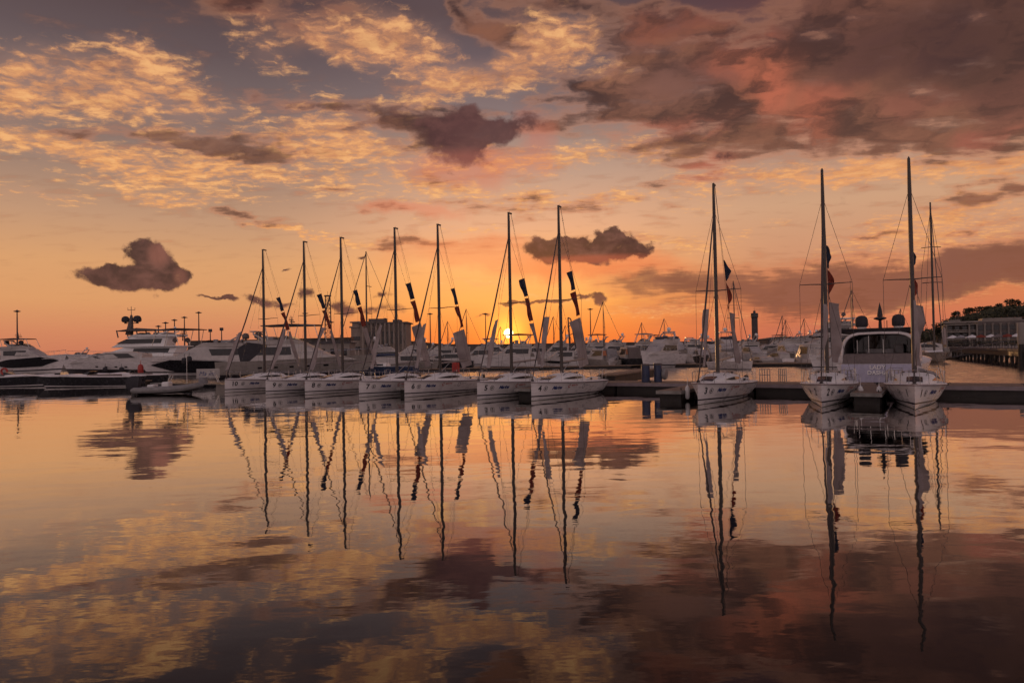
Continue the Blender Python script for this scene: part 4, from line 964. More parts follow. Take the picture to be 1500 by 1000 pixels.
# ---------------------------------------------------------------- low dark runabouts on the left, inflatable, dinghy
def runabout(label, px, D, rz, L, fb, group='low dark runabouts on the left'):
    t = thing('runabout', label, 'runabout', water(px, D), R(rz), group)
    pt, z_, b_ = yhull(t, L, L*.23, fb, rise=.25, over=.14, hull='hull_dark', stripe='gelcoat')
    mb = MB(); 
    for sd in (1, -1): mb.tube([(pt(s/12, 1, sd)[0], pt(s/12, 1, sd)[1]*1.0, pt(s/12, 1, sd)[2]+.02) for s in range(13)], .075, 5)
    mb.build('gunwale', M['gelcoat'], t)
    tier(t, 'foredeck', [(-.05*L, fb-.02), (-.04*L, fb+.28), (.12*L, fb+.34), (.46*L, fb+.16)], L*.085, L*.06, M['gelcoat'])
    tier(t, 'windscreen', [(-.05*L, fb+.27), (-.065*L, fb+.55), (-.05*L, fb+.56), (.03*L, fb+.30)], L*.075, L*.06, M['glass'])
    mb = MB(); mb.box((-.18*L, 0, fb+.10), (.22*L, L*.15, .25), b=.05); mb.build('seat', M['canvas_brown'], t)
    return t
runabout('long low dark runabout with a white gunwale, bow left, in front of the sport yacht', 128, 66, 180, 10.2, .95)
runabout('dark runabout cut off by the left edge of the picture', 18, 70, 0, 8.6, .95)
runabout('shorter dark runabout tucked behind the inflatable boat', 190, 72, 178, 7.5, .9)
# pale dinghy with a lifebuoy
t = thing('dinghy', 'pale dinghy with raised bow behind the left-edge runabout', 'dinghy', water(14, 80), R(0), None)
pt, z_, b_ = yhull(t, 4.8, 1.9, 1.1, hull='hull_cream', rise=.1)
mb = MB(); mb.box((-.4, 0, 1.35), (1.1, 1.0, .6), b=.08); mb.build('console', M['hull_cream'], t)
mb = MB(); mb.tube([(.34*math.cos(a), 0, .34*math.sin(a)) for a in [i*math.pi/9 for i in range(18)]], .11, 6, closed=True)
for k in range(4): pass
o = mb.build('lifebuoy', M['red_paint']); o.location = water(14, 80)+Vector((.2, -1.08, 1.45)); tag(o, 'red ring lifebuoy hung on the pale dinghy at the left edge', 'lifebuoy')
# inflatable
c = water(249, 50.5)
t = thing('inflatable_boat', 'grey inflatable boat with light tubes and dark covered outboard left of sloop 10', 'inflatable boat', c, R(8))
for sd in (1, -1):
    mb = MB(); mb.tube([(-2.4, sd*.82, .34), (-2.2, sd*.82, .34), (0, sd*.84, .36), (1.2, sd*.72, .44), (1.9, sd*.42, .56), (2.2, sd*.0, .62)], [.10, .23, .24, .24, .22, .20], 10); mb.build('tube', M['rubber_grey'], t)
mb = MB(); mb.loft([[(-2.1, -.75, .28), (-2.1, .75, .28), (-2.1, .3, .0), (-2.1, -.3, .0)], [(1.0, -.6, .34), (1.0, .6, .34), (1.0, .25, .05), (1.0, -.25, .05)], [(2.0, -.1, .5), (2.0, .1, .5), (2.0, .05, .35), (2.0, -.05, .35)]]); mb.build('floor', M['float_dark'], t)
mb = MB(); mb.box((-.2, 0, .62), (.5, .9, .55), b=.06); mb.box((-1.2, 0, .55), (.45, 1.0, .35), b=.05); mb.build('seat', M['deck_white'], t)
mb = MB(); mb.tube([(-.1, -.3, .8), (.15, -.3, 1.35), (.15, .3, 1.35), (-.1, .3, .8)], .025, 6); mb.tube([(1.2, 0, .6), (1.2, 0, 2.9)], .02, 5); mb.build('frame', M['steel'], t)
o = thing('outboard_engine', 'dark covered outboard engine tilted on the stern of the inflatable boat', 'outboard engine', Vector(c)+Vector((-2.35*math.cos(R(8)), -2.5*math.sin(R(8)), 0)), R(8))
mb = MB(); mb.loft([[(x*sx-.1+dx, y*sy, z) for x, y in ((-.5, -.28), (.42, -.28), (.5, -.1), (.5, .1), (.42, .28), (-.5, .28))] for z, sx, sy, dx in ((.30, .6, .7, 0), (.55, .85, .95, -.05), (1.0, 1, 1, -.02), (1.28, .85, .8, .05), (1.38, .5, .4, .1))]); mb.build('cover', M['canvas_dark'], o)
mb = MB(); mb.box((-.15, 0, .1), (.30, .18, .7), b=.04); mb.box((-.2, 0, -.2), (.5, .06, .3)); mb.build('shaft', M['black'], o)
# sign board at the pontoon head
p = at(305, 556, 57.5); p.z = .56
t = thing('sign_board', 'white board with slanted blue lettering on the pontoon left of sloop 10', 'sign', p, R(4))
mb = MB(); mb.box((0, 0, .72), (1.9, .06, .80), b=.015); mb.build('panel', M['cabin_white'], t)
text_mb('Marina', .50, lambda u, v: (-.76+u, -.036, .56+v), shear=.35).build('lettering', M['ink_blue'], t)
for x in (-.8, .8): mb = MB(); mb.tube([(x, .06, 0), (x, .06, 1.1)], .035, 6); mb.build('post', M['alu'], t)
# boarding ladder frame and cradle next to it
t = thing('boarding_steps', 'light tubular boarding steps standing in front of the sign board', 'steps', p+Vector((.7, -.9, 0)), R(10))
for y in (-.22, .22): mb = MB(); mb.tube([(-.6, y, 0), (-.15, y, .95), (.1, y, 1.0), (.55, y, 0)], .028, 6); mb.build('side_frame', M['steel'], t)
mb = MB()
for f in (.2, .5, .8): mb.box((-.6+.45*f, 0, .95*f), (.22, .44, .03))
mb.build('tread', M['steel'], t)
# coiled white fender net at the dock corner
mb = MB()
for i in range(5): mb.tube([(.34*math.cos(a)*(1-.05*i), .34*math.sin(a)*(1-.05*i), .08+.10*i) for a in [k*math.pi/8 for k in range(16)]], .055, 6, closed=True)
o = mb.build('rope_coil', M['canvas_grey']); q = at(298, 570, 54); o.location = (q.x, q.y, .56); tag(o, 'pale coil of rope at the end of the leftmost finger dock', 'rope')
# ---------------------------------------------------------------- things standing on the long pontoon
def pont(px, off=.6):
    """point on the pontoon deck in column px, off metres behind its front edge"""
    d = ray(px, 560); k = d.x/d.y; s0 = A0+Vector((NX, NY, 0))*off
    # s0 + U*t with x = k*y
    tt_ = (k*s0.y-s0.x)/(UX-k*UY); return Vector((s0.x+UX*tt_, s0.y+UY*tt_, .56))
def pedestal(px, off, label, r, h, ring=False):
    p = pont(px, off); t = thing('service_pedestal', label, 'pedestal', p, PR, 'blue pedestals on the pontoon')
    mb = MB(); mb.lathe([(r, 0), (r, h*.92), (r*.93, h), (.02, h+.02)], n=16); mb.build('body', M['ped_blue'], t)
    mb = MB(); mb.lathe([(r*1.02, 0), (r*1.06, .03), (r*1.06, .09), (r*1.02, .10)], (0, 0, h*.90), 16); mb.build('collar', M['wall_grey'], t)
    if ring: 
        mb = MB(); mb.lathe([(.02, -.12), (.30, -.12), (.36, -.05), (.36, .05), (.30, .12), (.02, .12)], n=14)
        o = mb.build('hose_reel', M['rubber_grey'], t); o.location = (-r-.12, -.2, h*.42); o.rotation_euler = (0, R(90), 0)
        mb = MB(); mb.box((0, -r-.01, h*.72), (r*1.0, .03, .28)); mb.build('meter_panel', M['gelcoat'], t)
pedestal(946, .6, 'plain blue pedestal, the left one of the pair left of sloop 3', .26, 1.15)
pedestal(964, 1.0, 'blue pedestal with a hose reel and meter panel, the right one of the pair', .25, 1.18, True)
p = pont(668, 1.9); t = thing('fire_box', 'red fire box on the pontoon seen over the cabin of sloop number 6', 'fire box', p, PR)
mb = MB(); mb.box((0, 0, .95), (.50, .35, .75), b=.03); mb.build('cabinet', M['red_paint'], t); mb = MB(); mb.tube([(0, 0, 0), (0, 0, .6)], .05, 6); mb.build('post', M['alu'], t)
def railing(px0, px1, off, label):
    a, b_ = pont(px0, off), pont(px1, off); d = b_-a; n = 4
    t = thing('railing', label, 'railing', a, 0, 'low railings on the pontoon')
    mb = MB(); mb.tube([(0, 0, 0), (0, 0, .75), tuple(d*1.0+Vector((0, 0, .75))), tuple(d)], .03, 6); mb.tube([(0, 0, .4), tuple(d+Vector((0, 0, .4)))], .02, 5); mb.build('rail', M['alu'], t)
    for i in range(1, n): mb = MB(); q = d*(i/n); mb.tube([tuple(q), (q.x, q.y, .75)], .025, 5); mb.build('post', M['alu'], t)
railing(1113, 1128, 2.3, 'low metal railing right behind the stern of sloop number 3')
railing(1141, 1152, 2.3, 'low metal railing midway between sloops 3 and 2')
railing(1232, 1252, .4, 'low metal railing at the left foot of the large yacht stern')
railing(1300, 1322, .4, 'low metal railing at the right foot of the large yacht stern')
# two low docks in the water behind the pontoon
GB = 'low docks in the water behind the pontoon'
def lowdock(pa, pb, wd, label, name='floating_dock', z=.35, m='plank'):
    a, b_ = Vector(pa), Vector(pb); d = b_-a; L = math.hypot(d.x, d.y); rz = math.atan2(d.y, d.x)
    t = thing(name, label, 'dock', a, rz, GB)
    mb = MB(); mb.box((L/2, 0, z), (L, wd, .12), b=.02); mb.build('deck', M[m], t)
    mb = MB(); mb.box((L/2, 0, z-.36), (L-.3, wd-.3, .6), b=.03); mb.build('float', M['float_dark'], t)
    return t
lowdock(water(640, 52), water(768, 66), 1.6, 'low dark dock between sloops 6 and 5, pointing at the sun')
lowdock(pont(890, 2.6)*1, water(950, 58), 1.3, 'low dock running behind sloop number 4 towards the blue pedestals')
lowdock(water(520, 62), water(610, 74), 1.6, 'low dark dock glimpsed behind sloop number 7')
lowdock(water(600, 93), water(925, 92), 2.4, 'dark quay pontoon under the middle row left of the broad cruiser', z=.45)
lowdock(water(985, 94), water(1215, 84), 2.4, 'dark quay pontoon under the middle row right of the broad cruiser', z=.45)
lowdock(water(-20, 74), water(215, 70), 1.6, 'dark low dock behind the runabouts on the left', z=.35)
# ---------------------------------------------------------------- breakwater
pts = [at(276, 499, 252), at(345, 498, 256), at(510, 494, 272), at(600, 499, 300), at(650, 504, 330), at(720, 504, 350), at(1000, 500, 440), at(1180, 498, 480), at(1420, 496, 560)]
rnd = random.Random(3); mb = MB()
low = [at(-200, 524, 330), at(60, 521, 330), at(180, 517, 330), at(290, 515, 300)]; vs = []
for i_ in range(40):
    f = i_/39*2.999; k = int(f); p = low[k].lerp(low[k+1], f-k); h = p.z+rnd.uniform(-.3, .6); vs += [(p.x, p.y-6, -1), (p.x, p.y-1, h*.7), (p.x, p.y, h), (p.x, p.y+5, -1)]
mb.add(vs, [(4*i+j, 4*i+j+1, 4*i+j+5, 4*i+j+4) for i in range(39) for j in range(3)])
tag(mb.build('rock_mole', M['breakwater_stone']), 'low dark rock mole on the horizon behind the left-edge yacht', 'mole')
mb = MB(); rings = []
dense = []
for a, b_ in zip(pts[:-1], pts[1:]):
    for i in range(24): dense.append(a.lerp(b_, i/24))
dense.append(pts[-1])
for p in dense:
    h = p.z; j = rnd.uniform(-.25, .25)
    rings.append([(p.x, p.y-9+j*3, -1), (p.x, p.y-4+j*2, h*.40+j), (p.x, p.y-.6, h*.62+j), (p.x, p.y-.5, h-.25), (p.x, p.y-.9, h-.2), (p.x, p.y-.9, h), (p.x, p.y+1.5, h), (p.x, p.y+8, -1)])
mb.loft(rings); bw_ = mb.build('breakwater', M['breakwater_stone'], angle=30); tag(bw_, 'long dark breakwater wall along the horizon behind the yachts', 'breakwater')
# floodlight poles
GL = 'floodlight poles along the breakwater'
def pole(px, yt, D, label, big=True):
    top = at(px, yt, D); H = top.z
    t = thing('street_lamp', label, 'lamp', (top.x, D, 0), 0, GL)
    r = .09+D*.0004
    mb = MB(); mb.tube([(0, 0, 0), (0, 0, H*.5), (0, 0, H)], [r*1.5, r*1.2, r*.8], 6); mb.build('pole', M['wall_dark'], t)
    mb = MB()
    if big: w_ = D*.0046; mb.lathe([(.05, -.25), (w_*.5, -.18), (w_, -.02), (w_, .08), (w_*.5, .18), (.05, .45)], (0, 0, H), 10)
    else: mb.box((0, 0, H), (D*.005, .6, D*.0045), b=.1)
    mb.build('lamp_head', M['wall_dark'], t)
for px, yt, D, big, lab in [(25, 456, 190, 1, 'floodlight pole alone above the yacht at the left edge'), (232, 478, 245, 1, 'lowest floodlight pole right of the radar mast'), (242.5, 473, 242, 1, 'second floodlight pole right of the radar mast'),
    (255.5, 469, 238, 1, 'third floodlight pole right of the radar mast'), (270, 465, 235, 1, 'fourth floodlight pole, rising through the thin sun canopy'), (291, 458, 230, 1, 'tallest floodlight pole, at the right end of the thin sun canopy'), (308, 484, 260, 0, 'short square-headed lamp, left of the pair before sloop 10'), (324.5, 482, 255, 0, 'short square-headed lamp, right of the pair before sloop 10'),
    (447, 459, 235, 1, 'floodlight pole almost hidden by the mast of sloop number 9'), (485, 472, 245, 1, 'floodlight pole just right of the lattice tower'), (564, 467, 300, 1, 'floodlight pole rising above the terminal roof'), (630, 460, 250, 1, 'floodlight pole just left of sloop number 6'),
    (711, 460, 280, 1, 'floodlight pole left of the sun'), (864.5, 453, 260, 1, 'tall floodlight pole right of sloop number 4')]:
    pole(px, yt, D, lab, big)
# lattice tower
top = at(480, 434, 275); H = top.z
t = thing('lattice_tower', 'slim steel lattice tower between sloops 9 and 8', 'tower', (top.x, 275, 0), R(20))
hw0, hw1 = 1.5, .9
for sx in (1, -1):
    for sy in (1, -1): mb = MB(); mb.tube([(sx*hw0, sy*hw0, 0), (sx*hw1, sy*hw1, H)], .13, 5); mb.build('leg', M['wall_dark'], t)
mb = MB(); n = 16
for i in range(n):
    z0, z1 = H*i/n, H*(i+1)/n; a, b_ = hw0+(hw1-hw0)*i/n, hw0+(hw1-hw0)*(i+1)/n
    for k in range(4):
        c0 = [(a, -a), (a, a), (-a, a), (-a, -a)]; c1 = [(b_, -b_), (b_, b_), (-b_, b_), (-b_, -b_)]
        mb.tube([(*c0[k], z0), (*c1[(k+1) % 4], z1)], .07, 4); mb.tube([(*c1[k], z1), (*c1[(k+1) % 4], z1)], .06, 4)
mb.build('bracing', M['wall_dark'], t)
mb = MB(); mb.box((0, 0, H+.2), (2.6, 2.6, .4)); mb.tube([(0, 0, H), (0, 0, H+2)], .06, 4); mb.build('platform', M['wall_dark'], t)
# two leaning crane jibs
t = thing('crane', 'small harbour crane with two leaning jibs behind the flags of sloop number 4', 'crane', water(842, 150))
b0 = Vector((0, 0, 1)); a0 = at(832, 465, 150)-Vector(t.location); a1 = at(836, 467, 150)-Vector(t.location)
mb = MB(); mb.box((0, 0, 1.2), (3, 3, 3.2), b=.3); mb.build('cab', M['wall_dark'], t)
for q0, q1 in (((-.9, 0, 2), a0), ((.6, 0, 2), a1)): mb = MB(); mb.tube([q0, tuple(q1)], [.28, .14], 5); mb.build('jib', M['wall_dark'], t)
mb = MB(); mb.tube([tuple(a0), tuple(a1)], .14, 4)
for f in (.25, .5, .75): mb.tube([tuple(Vector((-.9, 0, 2)).lerp(a0, f)), tuple(Vector((.6, 0, 2)).lerp(a1, f+.08))], .08, 4)
mb.build('jib_bracing', M['wall_dark'], t)
# control tower
top = at(1105, 458, 480); H = top.z; k = 480/1000
t = thing('control_tower', 'slim black cylindrical control tower on the horizon left of sloop 2', 'tower', (top.x, 480, 0))
mb = MB(); mb.lathe([(1.6, 0), (1.6, H*.22), (3.2*k*.9+.6, H*.30), (2.1, H*.32), (2.1, H*.86)], n=14); mb.build('shaft', M['wall_dark'], t)
mb = MB(); mb.lathe([(2.1, H*.86), (2.6, H*.88), (2.6, H*.97), (2.2, H*.99), (.1, H)], n=14); mb.build('cabin', M['glass'], t)
mb = MB(); mb.lathe([(.9, H*.99), (.9, H*1.05), (.1, H*1.06)], n=10); mb.tube([(0, 0, H), (0, 0, H*1.14)], .1, 4); mb.build('antenna_cap', M['wall_dark'], t)
# ---------------------------------------------------------------- terminal building behind the sloops
p0 = at(510, 500, 245); p1 = at(596, 500, 245)
wd = (p1-p0).length; zt = at(550, 474, 245).z
t = thing('terminal_building', 'flat-roofed harbour terminal building with pillars and a round left wing', 'building', ((p0.x+p1.x)/2, 245, 0))
mb = MB(); mb.box((wd*.10, 6, zt/2), (wd*.78, 12, zt)); mb.build('wall', M['terminal_wall'], t)
mb = MB(); mb.box((wd*.10, 6, zt+.25), (wd*.84, 13.5, .5)); mb.box((-wd*.04, 6, zt+1.2), (wd*.26, 8, 1.4)); mb.box((wd*.30, 6, zt+1.0), (wd*.12, 6, 1.0)); mb.build('roof', M['wall_grey'], t)
mb = MB(); mb.lathe([(wd*.15, 0), (wd*.15, zt-1.2), (wd*.18, zt-1.2), (wd*.18, zt-.7), (wd*.13, zt-.7), (wd*.13, zt+.6), (wd*.17, zt+.6), (wd*.17, zt+1.0), (.1, zt+1.2)], (-wd*.34, 4, 0), 18); mb.build('round_wing', M['terminal_wall'], t)
for i in range(9):
    x = wd*(-.20+.075*i); mb = MB(); mb.box((x, -.02, zt*.62), (wd*.026, .12, zt*.34)); mb.build('window', M['glass'], t)
for i in range(10):
    x = wd*(-.237+.075*i); mb = MB(); mb.box((x, -1.0, zt*.5), (.55, .55, zt)); mb.build('pillar', M['terminal_wall'], t)
for z in (zt*.35, zt*.62): 
    for a in range(5):
        an = R(200+a*28); mb = MB(); rr = wd*.152; mb.box((-wd*.34+rr*math.cos(an), 4+rr*math.sin(an), z), (1.6, .2, 1.3), rz=an+R(90)); mb.build('window', M['glass'], t)
# long low sheds on the mole
def shed(px0, px1, yt, D, label, m='wall_grey', dep=8):
    a, b_ = at(px0, yt, D), at(px1, yt, D); W2 = b_.x-a.x; H = (a.z+b_.z)/2
    t = thing('harbour_shed', label, 'building', ((a.x+b_.x)/2, D, 0), 0, 'low harbour sheds')
    mb = MB(); mb.box((0, dep/2, H/2), (W2, dep, H)); mb.build('wall', M[m], t)
    mb = MB(); mb.prism([(-W2/2-.4, H+.002), (-W2/2-.4, H+.25), (0, H+.9), (W2/2+.4, H+.25), (W2/2+.4, H+.002)], dep/2+.3, y=dep/2); mb.build('roof', M['wall_dark'], t)
    n = max(3, int(W2/3)); 
    for i in range(n): mb = MB(); mb.box((-W2/2+W2*(i+.5)/n, -.03, H*.55), (W2/n*.5, .1, H*.35)); mb.build('window', M['glass'], t)
shed(1125, 1172, 497, 200, 'pale grey shed with shallow roof behind the wheelhouse boat')
shed(1176, 1240, 494, 190, 'longer grey shed left of the large yacht stern')
shed(448, 512, 503, 215, 'low grey shed left of the terminal building', 'wall_white')
shed(596, 640, 512, 200, 'low grey shed right of the terminal building')

for px, py, D_, m_, lab in [(154, 541, 109.4, 'canvas_dark', 'dark round fender on the left half of the sleek sport yacht'), (178, 541, 109.4, 'canvas_dark', 'dark fender on the right half of the sleek sport yacht'), (206, 541, 93, 'red_paint', 'dark red fender hanging at the bow of the canopy yacht'), (270, 528, 92, 'canvas_dark', 'dark round fender high on the canopy yacht, left of a pair'), (277, 526, 92, 'canvas_dark', 'dark round fender high on the canopy yacht, right of a pair')]:
    p = at(px, py, D_); mb = MB(); h_ = .75 if m_ == 'red_paint' else .42
    mb.lathe([(.03, -h_), (.30, -h_*.8), (.36, -h_*.4), (.36, h_*.4), (.28, h_*.8), (.05, h_)], n=10); mb.tube([(0, 0, h_), (0, .05, h_+.5)], .03, 4)
    o = mb.build('fender', M[m_]); o.location = p; tag(o, lab, 'fender', 'fenders on the left yachts')
# ---------------------------------------------------------------- the right-hand shore
mat('earth', (.06, .05, .035), .95, var=.3, scale=.3, bump=.1)
mat('leaf_dark', (.030, .034, .018), .8, var=.5, scale=.6, c2=(.07, .068, .03))
mat('bark', (.07, .05, .035), .9, var=.3)
rnd = random.Random(11)
def hgt(px): # crown-line row of the wooded hill
    pts = [(1318, 500), (1334, 492), (1342, 475), (1362, 472), (1378, 470), (1400, 461), (1425, 456), (1450, 450), (1478, 443), (1500, 446), (1560, 436), (1700, 430)]
    for (a, ya), (b, yb) in zip(pts[:-1], pts[1:]):
        if a <= px <= b: return ya+(yb-ya)*(px-a)/(b-a)
    return 500
mb = MB(); vs = []; npx = 34
for i in range(npx):
    px = 1318+(1700-1318)*i/(npx-1)
    for j in range(6):
        D = 215+j*28; f = math.sin(math.pi*min(1, .12+j/5.2)); z = max(0.5, (at(px, hgt(px), 270).z-5.5)*f)+rnd.uniform(-.3, .3); p = at(px, 500, D); vs.append((p.x, D, z if j not in (5,) else -2))
mb.add(vs, [(6*i+j, 6*i+6+j, 6*i+7+j, 6*i+1+j) for i in range(npx-1) for j in range(5)]); o = mb.build('hill', M['earth']); o["kind"] = 'structure'
mb = MB(); a, b_ = at(1326, 500, 132), at(1900, 500, 100)
mb.loft([[(a.x, a.y, -1), (a.x, a.y, 1.55), (b_.x, b_.y, 1.75), (b_.x, b_.y, -1)], [(at(1318, 500, 235).x, 235, -1), (at(1318, 500, 235).x, 235, 1.5), (420, 250, 1.7), (420, 250, -1)]]); o = mb.build('shore_ground', M['concrete']); o["kind"] = 'structure'
def leaves(mb, c, rx, rz_, n, size):
    for _ in range(n):
        while True:
            u = Vector((rnd.uniform(-1, 1), rnd.uniform(-1, 1), rnd.uniform(-1, 1)))
            if .15 < u.length < 1: break
        u = u*(.75+.25*rnd.random()); p = Vector((c[0]+u.x*rx, c[1]+u.y*rx, c[2]+u.z*rz_))
        a = Vector((rnd.gauss(0, 1), rnd.gauss(0, 1), rnd.gauss(0, 1))).normalized(); b = a.orthogonal().normalized(); s_ = size*rnd.uniform(.5, 1.2)
        mb.add([p+a*s_, p+b*s_*.6, p-a*s_, p-b*s_*.6], [(0, 1, 2, 3)])
def tree(label, px, D, ybase, ytop, wpx, group='trees on the hill at the right'):
    base, top = at(px, ybase, D), at(px, ytop, D); H = top.z-base.z; rx = wpx/2*D/1000
    t = thing('tree', label, 'tree', base, rnd.uniform(0, 6), group)
    mb = MB(); mb.tube([(0, 0, -1), (.05*H, 0, H*.35), (0, .03*H, H*.7)], [.05*H, .035*H, .015*H], 6)
    for k in range(5): a = k*1.3; mb.tube([(.03*H, 0, H*(.3+.07*k)), (rx*.6*math.cos(a), rx*.6*math.sin(a), H*(.5+.08*k))], [.02*H, .008*H], 5)
    mb.build('trunk', M['bark'], t)
    mb = MB()
    for k in range(11):
        a = rnd.uniform(0, 6.28); q = rnd.uniform(.1, .72); z = H*rnd.uniform(.40, .86); r_ = rx*rnd.uniform(.28, .48)
        leaves(mb, (rx*q*math.cos(a), rx*q*math.sin(a), z), r_, r_*.75, 70, .028*H+.12)
    mb.build('crown', M['leaf_dark'], t)
for px, D, yb, yt, wpx, lab in [(1345, 190, 501, 468, 24, 'dark tree at the left foot of the hill, right of sloop 1 mast'), (1374, 195, 500, 471, 26, 'rounded dark tree between the thin tall mast and the terrace building'),
    (1398, 255, 478, 455, 22, 'low rounded tree first left on the ridge above the building roof'), (1424, 262, 476, 449, 26, 'broad tree second from the left on the ridge'), (1441, 265, 470, 447, 20, 'small tree in the middle of the ridge'),
    (1459, 268, 472, 441, 24, 'tall bushy tree on the ridge over the portico'), (1483, 272, 470, 435, 30, 'highest tree crowning the hill near the right edge'), (1508, 275, 470, 438, 30, 'tree cut by the right edge on the hilltop')]:
    tree(lab, px, D, yb, yt, wpx)
mb = MB()
for _ in range(420):
    px = rnd.uniform(1334, 1600); D = rnd.uniform(228, 290); z = at(px, hgt(px)+rnd.uniform(1, 12)+(6 if px < 1385 else 0), D).z; x = at(px, 490, D).x
    leaves(mb, (x, D, max(2.5, z-1.5)), rnd.uniform(1.6, 3.0), rnd.uniform(1.2, 2.2), 60, .5)
o = mb.build('woodland', M['leaf_dark']); o["kind"] = 'stuff'; o["label"] = 'dark woods covering the hill behind the terrace building'; o["category"] = 'woodland'
# ---- terrace building
D = 176.0; pa = at(1386, 500, D); kk = ray(1524, 500); kk = kk.x/kk.y; W = (D*kk-pa.x)/(math.cos(R(26))+kk*math.sin(R(26)))
t = thing('terrace_building', 'long white terrace building with columns, balconies and flat roof under the wooded hill', 'building', (pa.x, D, 1.6), R(-26))
zr = at(1440, 470, D-10).z-1.6; fl = zr/3.3
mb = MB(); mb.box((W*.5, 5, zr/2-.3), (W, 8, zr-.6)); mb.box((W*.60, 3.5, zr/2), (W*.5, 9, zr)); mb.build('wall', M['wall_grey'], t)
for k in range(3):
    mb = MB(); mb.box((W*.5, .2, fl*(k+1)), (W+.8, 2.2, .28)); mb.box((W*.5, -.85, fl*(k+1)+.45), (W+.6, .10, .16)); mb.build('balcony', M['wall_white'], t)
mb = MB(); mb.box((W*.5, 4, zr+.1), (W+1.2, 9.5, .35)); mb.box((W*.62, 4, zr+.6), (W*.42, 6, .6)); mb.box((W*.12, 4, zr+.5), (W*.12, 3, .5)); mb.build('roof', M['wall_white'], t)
for i in range(12):
    for k in range(3):
        x = W*(i+.5)/12; mb = MB(); mb.box((x, -.02 if i < 4 else -1.02, fl*k+fl*.48), (W/12*.62, .12, fl*.62)); mb.build('window', M['glass'], t)
for i in range(13):
    if i in (1, 2, 10, 12): continue
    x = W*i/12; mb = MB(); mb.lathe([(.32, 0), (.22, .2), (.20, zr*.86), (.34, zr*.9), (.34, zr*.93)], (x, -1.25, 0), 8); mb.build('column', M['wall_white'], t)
mb = MB()
for k in range(2):
    for i in range(60): mb.box((W*(i+.5)/60, -.85, fl*(k+1)+.27), (.08, .08, .26))
mb.build('balustrade', M['wall_white'], t)
# feather banner, parasols, shrubs on the terrace
p = at(1383, 500, 150); t = thing('feather_banner', 'tall white feather banner at the left corner of the terrace building', 'banner', (p.x, 150, 1.6))
H = at(1383, 478, 150).z-1.6; mb = MB(); mb.tube([(-.3, 0, 0), (-.35, 0, H*.8), (0, 0, H)], .04, 5); mb.build('pole', M['alu'], t)
mb = MB(); mb.loft([[(-.28, y, .6), (.35, y, .7), (.55, y+.05, H*.5), (.35, y, H*.9), (0, y, H*.98), (-.3, y, H*.8)] for y in (-.01, .01)]); mb.build('cloth', M['flag_white'], t)
GP = 'parasols in front of the terrace building'
for i, (px, D_, c_) in enumerate([(1396, 146, 'deck_white'), (1408, 144, 'canvas_grey'), (1424, 142, 'deck_white'), (1437, 141, 'flag_red'), (1452, 140, 'deck_white'), (1463, 138, 'canvas_brown'), (1476, 137, 'flag_red'), (1490, 136, 'deck_white')]):
    p = at(px, 500, D_); col_n = {'deck_white': 'white', 'canvas_grey': 'grey', 'flag_red': 'red', 'canvas_brown': 'brown'}[c_]
    t = thing('parasol', col_n+' parasol on the quay, number %s from the left' % ['one', 'two', 'three', 'four', 'five', 'six', 'seven', 'eight'][i], 'parasol', (p.x, D_, 1.6), 0, GP)
    mb = MB(); mb.tube([(0, 0, 0), (0, 0, 2.5)], .04, 5); mb.build('pole', M['alu'], t)
    mb = MB(); mb.lathe([(1.3, 2.0), (1.28, 2.05), (.6, 2.4), (.03, 2.65)], n=8); mb.build('canopy', M[c_], t)
for i, (px, D_) in enumerate([(1392, 141), (1402, 140), (1415, 139), (1430, 138), (1446, 136), (1457, 135), (1470, 134), (1483, 133), (1494, 132)]):
    p = at(px, 500, D_); mb = MB()
    for k in range(5): leaves(mb, (rnd.uniform(-.9, .9), rnd.uniform(-.4, .4), .6+rnd.random()*.5), .55, .5, 60, .14)
    o = mb.build('shrub', M['leaf_dark']); o.location = (p.x, D_, 1.6)
    tag(o, 'small dark shrub on the quay edge, number %s from the left' % ['one', 'two', 'three', 'four', 'five', 'six', 'seven', 'eight', 'nine'][i], 'shrub', 'shrubs along the quay edge')
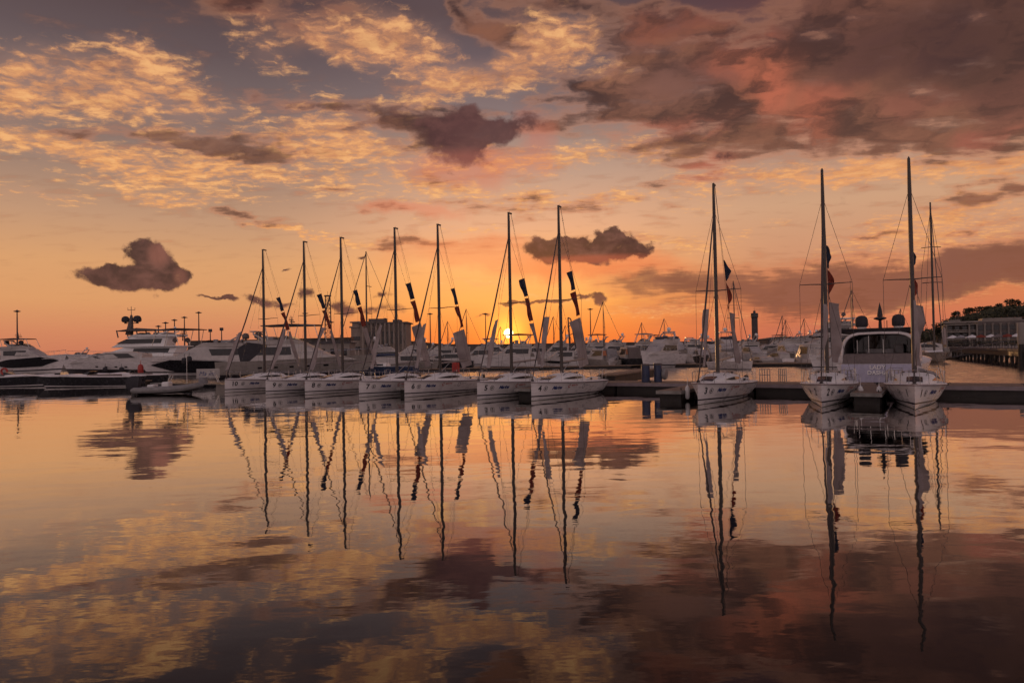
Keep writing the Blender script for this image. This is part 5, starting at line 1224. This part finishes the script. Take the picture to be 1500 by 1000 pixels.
# ---- piled pier running out of the picture on the right
a, b_ = water(1396, 112), water(1560, 58); d = b_-a; L = math.hypot(d.x, d.y)
t = thing('piled_pier', 'dark pier on rows of wooden piles at the right edge', 'pier', a, math.atan2(d.y, d.x))
mb = MB(); mb.box((L/2, 1.5, 1.75), (L, 4.0, .30), b=.03); mb.build('deck', M['wall_dark'], t)
mb = MB(); mb.box((L/2, -.3, 1.35), (L, .25, .45)); mb.box((L/2, 3.2, 1.35), (L, .25, .45)); mb.build('beam', M['float_dark'], t)
n = 22
for i in range(n):
    for y in (-.1, 3.0): mb = MB(); x = L*(i+.3)/n; mb.tube([(x, y, -1), (x, y, 1.6)], .17, 7); mb.build('pile', M['float_dark'], t)
mb = MB()
for i in range(0, n-1, 2): mb.tube([(L*(i+.3)/n, -.25, .3), (L*(i+1.3)/n, -.25, 1.3)], .08, 5)
mb.build('brace', M['float_dark'], t)
mb = MB(); 
for z in (2.45, 2.85): mb.tube([(0, -.35, z), (L, -.35, z)], .03, 4)
for i in range(40): mb.tube([(L*(i+.5)/40, -.35, 1.9), (L*(i+.5)/40, -.35, 2.85)], .03, 4)
mb.build('railing', M['wall_dark'], t)
q = water(1497, 66); zt = at(1497, 472, 66).z
t = thing('mooring_post', 'thick pale mooring post with dark foot at the right edge', 'post', q)
mb = MB(); mb.lathe([(.26, -1), (.26, 2.4)], n=12); mb.build('foot', M['float_dark'], t); mb = MB(); mb.lathe([(.28, 2.4), (.28, zt-.1), (.22, zt), (.02, zt+.02)], n=12); mb.build('sleeve', M['wall_white'], t)
lowdock(water(1335, 100), water(1400, 108), 2.0, 'low dock at the foot of the cream sailboat')
# a second low piled jetty in front of the far boats at the right
a, b_ = water(1398, 98), water(1475, 92); d = b_-a; L = math.hypot(d.x, d.y)
t = thing('jetty', 'low slanting gangway left of the piled pier', 'jetty', a, math.atan2(d.y, d.x))
mb = MB(); mb.prism([(0, .5), (L, 1.7), (L, 1.9), (0, .7)], .7); mb.build('ramp', M['wall_dark'], t)
mb = MB(); mb.tube([(0, -.7, 1.5), (L, -.7, 2.7)], .03, 4); [mb.tube([(L*f, -.7, .6+1.2*f), (L*f, -.7, 1.5+1.2*f)], .025, 4) for f in (0, .2, .4, .6, .8, 1)]; mb.build('handrail', M['alu'], t)
